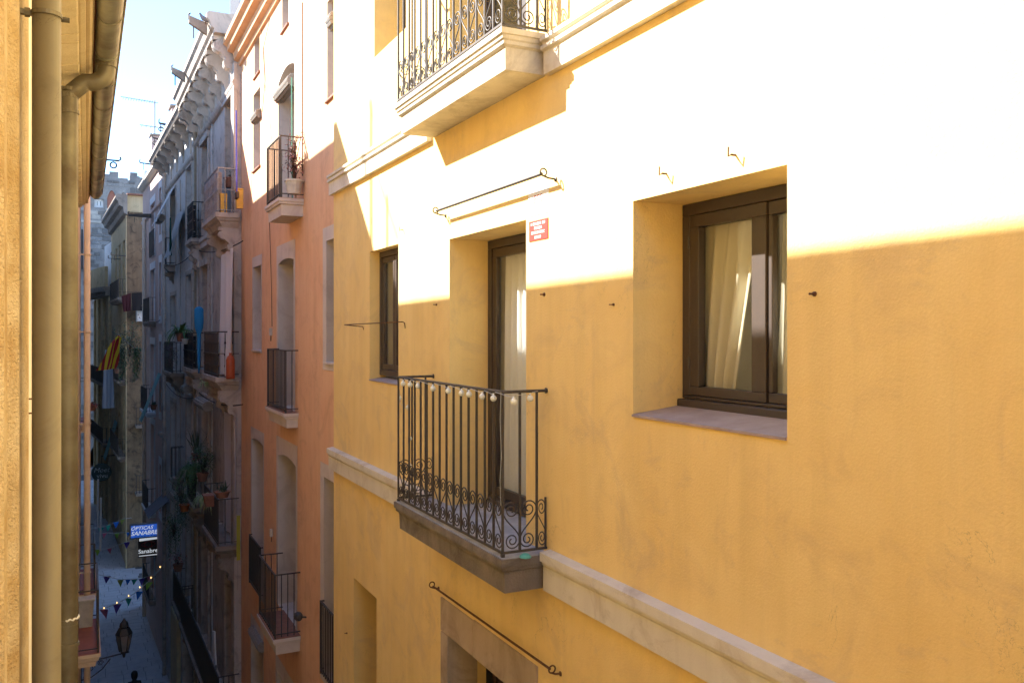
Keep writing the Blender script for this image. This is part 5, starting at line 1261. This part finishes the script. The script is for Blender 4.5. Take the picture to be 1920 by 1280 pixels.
def frustum(mb, r0, z0, r1, z1, c, n=6):
    vs = [(c[0]+r0*cos(2*pi*k/n), c[1]+r0*sin(2*pi*k/n), z0) for k in range(n)]+[(c[0]+r1*cos(2*pi*k/n), c[1]+r1*sin(2*pi*k/n), z1) for k in range(n)]
    return mb.add(vs, [(k,(k+1)%n,n+(k+1)%n,n+k) for k in range(n)])
M_lgl = plain('dusty_lantern_glass', (.30,.27,.27), (.22,.20,.20), .3)
g = MB(); frustum(g, .105, .06, .185, .48, (ax,0)); g.build('glass', M_lgl, lp)
m = MB(); n = 6
for k in range(n):
    a = 2*pi*k/n; m.tube([(ax+.105*cos(a),.105*sin(a),.06),(ax+.185*cos(a),.185*sin(a),.48)], .011, 4)
for r_, z_ in ((.105,.06),(.185,.48)): m.tube([(ax+r_*cos(2*pi*k/n), r_*sin(2*pi*k/n), z_) for k in range(n+1)], .014, 4, False)
m.build('frame', M_iron, lp); m = MB(); frustum(m, .20, .485, .12, .64, (ax,0)); frustum(m, .11, .66, .09, .74, (ax,0)); m.lathe([(.10,.74),(.06,.78),(.02,.84),(0,.88)], (ax,0,0), 6); m.build('hood', M_iron, lp)
# ================================================================ passer-by at the bottom edge
def person(x, y, face=pi/2):
    t = thing('person', 'dark haired person in dark clothes walking down the alley, head at the bottom edge', 'person', (x,y,0), face)
    V = [(0,0,.98,.13),(0,0,1.18,.12),(0,.01,1.36,.15),(0,.0,1.46,.07),(0,.01,1.53,.055),(0,.02,1.60,.085),(0,.02,1.68,.09),
         (.17,0,1.41,.06),(.23,.02,1.15,.045),(.22,.10,.92,.035),(.22,.14,.84,.03),(-.17,0,1.41,.06),(-.23,-.03,1.15,.045),(-.21,.02,.92,.035),(-.21,.04,.84,.03),
         (.10,0,.88,.095),(.11,.12,.50,.06),(.11,.10,.09,.045),(.11,.22,.04,.035),(-.10,0,.88,.095),(-.11,-.05,.50,.06),(-.11,-.22,.12,.045),(-.11,-.14,.04,.035)]
    E = [(0,1),(1,2),(2,3),(3,4),(4,5),(5,6),(2,7),(7,8),(8,9),(9,10),(2,11),(11,12),(12,13),(13,14),(0,15),(15,16),(16,17),(17,18),(0,19),(19,20),(20,21),(21,22)]
    me = bpy.data.meshes.new('body'); me.from_pydata([v[:3] for v in V], E, []); o = bpy.data.objects.new('body', me); C.objects.link(o); o.parent = t
    sk = o.modifiers.new('skin','SKIN'); o.modifiers.new('sub','SUBSURF').levels = 2; o.modifiers['sub'].render_levels = 2
    for i, v in enumerate(V): me.skin_vertices[0].data[i].radius = (v[3], v[3]*.85)
    me.skin_vertices[0].data[0].use_root = True; me.materials.append(plain('dark_clothes', (.03,.03,.04)))
    h = MB(); h.lathe([(0,.13),(.05,.125),(.09,.09),(.108,.03),(.105,-.03),(.095,-.09),(.08,-.14),(.04,-.15)], (0,-.0,1.66), 14); h.build('hair', plain('dark_hair', (.012,.009,.008), None, .5), t, smooth=True)
    return t
xp, dpn = xat(252, 31.2); person(xp, 31.2, 0.0)

# masts on the left-hand roofs whose thin shadows fall on the yellow wall
for (x, y, zb, zt_, r_, lb) in ((-2.0,13.7,17.3,19.5,.022,'tall bare antenna mast on the left near roof'),(-4.0,16.1,18.9,22.7,.035,'antenna mast on the peach house roof')):
    t = thing('tv_antenna', lb, 'antenna', (x,y,zb)); MB().tube([(0,0,0),(0,0,zt_-zb)], r_, 8).build('mast', M_silv, t)
    MB().tube([(-.4,0,zt_-zb-.1),(.4,0,zt_-zb-.1)], .01, 5).build('boom', M_silv, t)
# loose service cables along the alley facades
def sag(F, p0, p1, o, drop, label, r=.014):
    a = Vector(F.at(p0[0],p0[1],o)); b = Vector(F.at(p1[0],p1[1],o)); t = F.thing('facade_cable', label, 'cable', *a)
    MB().tube([(b-a)*(k/12)+Vector((0,0,-drop*4*(k/12)*(1-k/12))) for k in range(13)], r, 5).build('cable', M_cable, t)
sag(F1,(455,452),(372,470),.10,.12,'black cable sagging along the stone house above the middle balconies')
sag(F1,(455,758),(372,735),.10,.15,'black cable sagging along the stone house under the middle balconies')
sag(F2,(364,470),(312,495),.06,.2,'black cable sagging along the grey house at the upper floor')
sag(F2,(364,745),(312,720),.06,.2,'black cable sagging along the grey house under the middle balcony')
sag(F3,(300,600),(270,604),.06,.1,'black cable along the pink house at the middle floor')
sag(F4,(236,620),(210,621),.06,.2,'black cable along the ochre house at the middle floor')
for px, lb in ((400,'thin vertical conduit on the stone house right of the second window column'),(372,'thin vertical conduit on the stone house left of the second window column')):
    t = F1.thing('conduit', lb, 'conduit', F1.s(px), .03, 3.6); MB().tube([(0,0,0),(.03,0,5),(0,0,15.0)], .018, 6).build('pipe', M_gpl, t)
for px, lb in ((340,'thin vertical conduit on the grey house between its window columns'),):
    t = F2.thing('conduit', lb, 'conduit', F2.s(px), .03, 3.6); MB().tube([(0,0,0),(.03,0,5),(0,0,14.5)], .018, 6).build('pipe', M_gst, t)
# more clutter on the lower long balcony
for px, py, lb, sc in ((413,1212,'white plastic stool on the lowest long balcony near the railing corner',1.0),(352,1085,'small white crate on the lowest long balcony at its far end',.8)):
    t = F1.thing('plastic_stool', lb, 'stool', F1.s(px,.25), .25, Z1[3]-.04)
    MB().lathe([(0,.40*sc),(.15*sc,.40*sc),(.155*sc,.38*sc),(.15*sc,.36*sc),(0,.36*sc)], n=12).build('seat', M_white, t)
    me = MB().tube([(0,0,.37*sc),(.02,.02,0)], .018, 6).me('leg', M_white)
    for a in range(4): inst(me, 'leg', t, (.10*sc*cos(a*pi/2+.8), .10*sc*sin(a*pi/2+.8), 0), (0,0,a*pi/2))
t = F1.thing('yellow_cloth', 'narrow yellow cloth hanging at the wall end of the lower stone balcony', 'cloth', F1.s(447,.3), .3, Z1[2]+1.0)
MB().box(-.006,.006,-.035,.035,-.9,0).build('fabric', cloth('yellow_cloth_dye', (.55,.48,.06)), t)
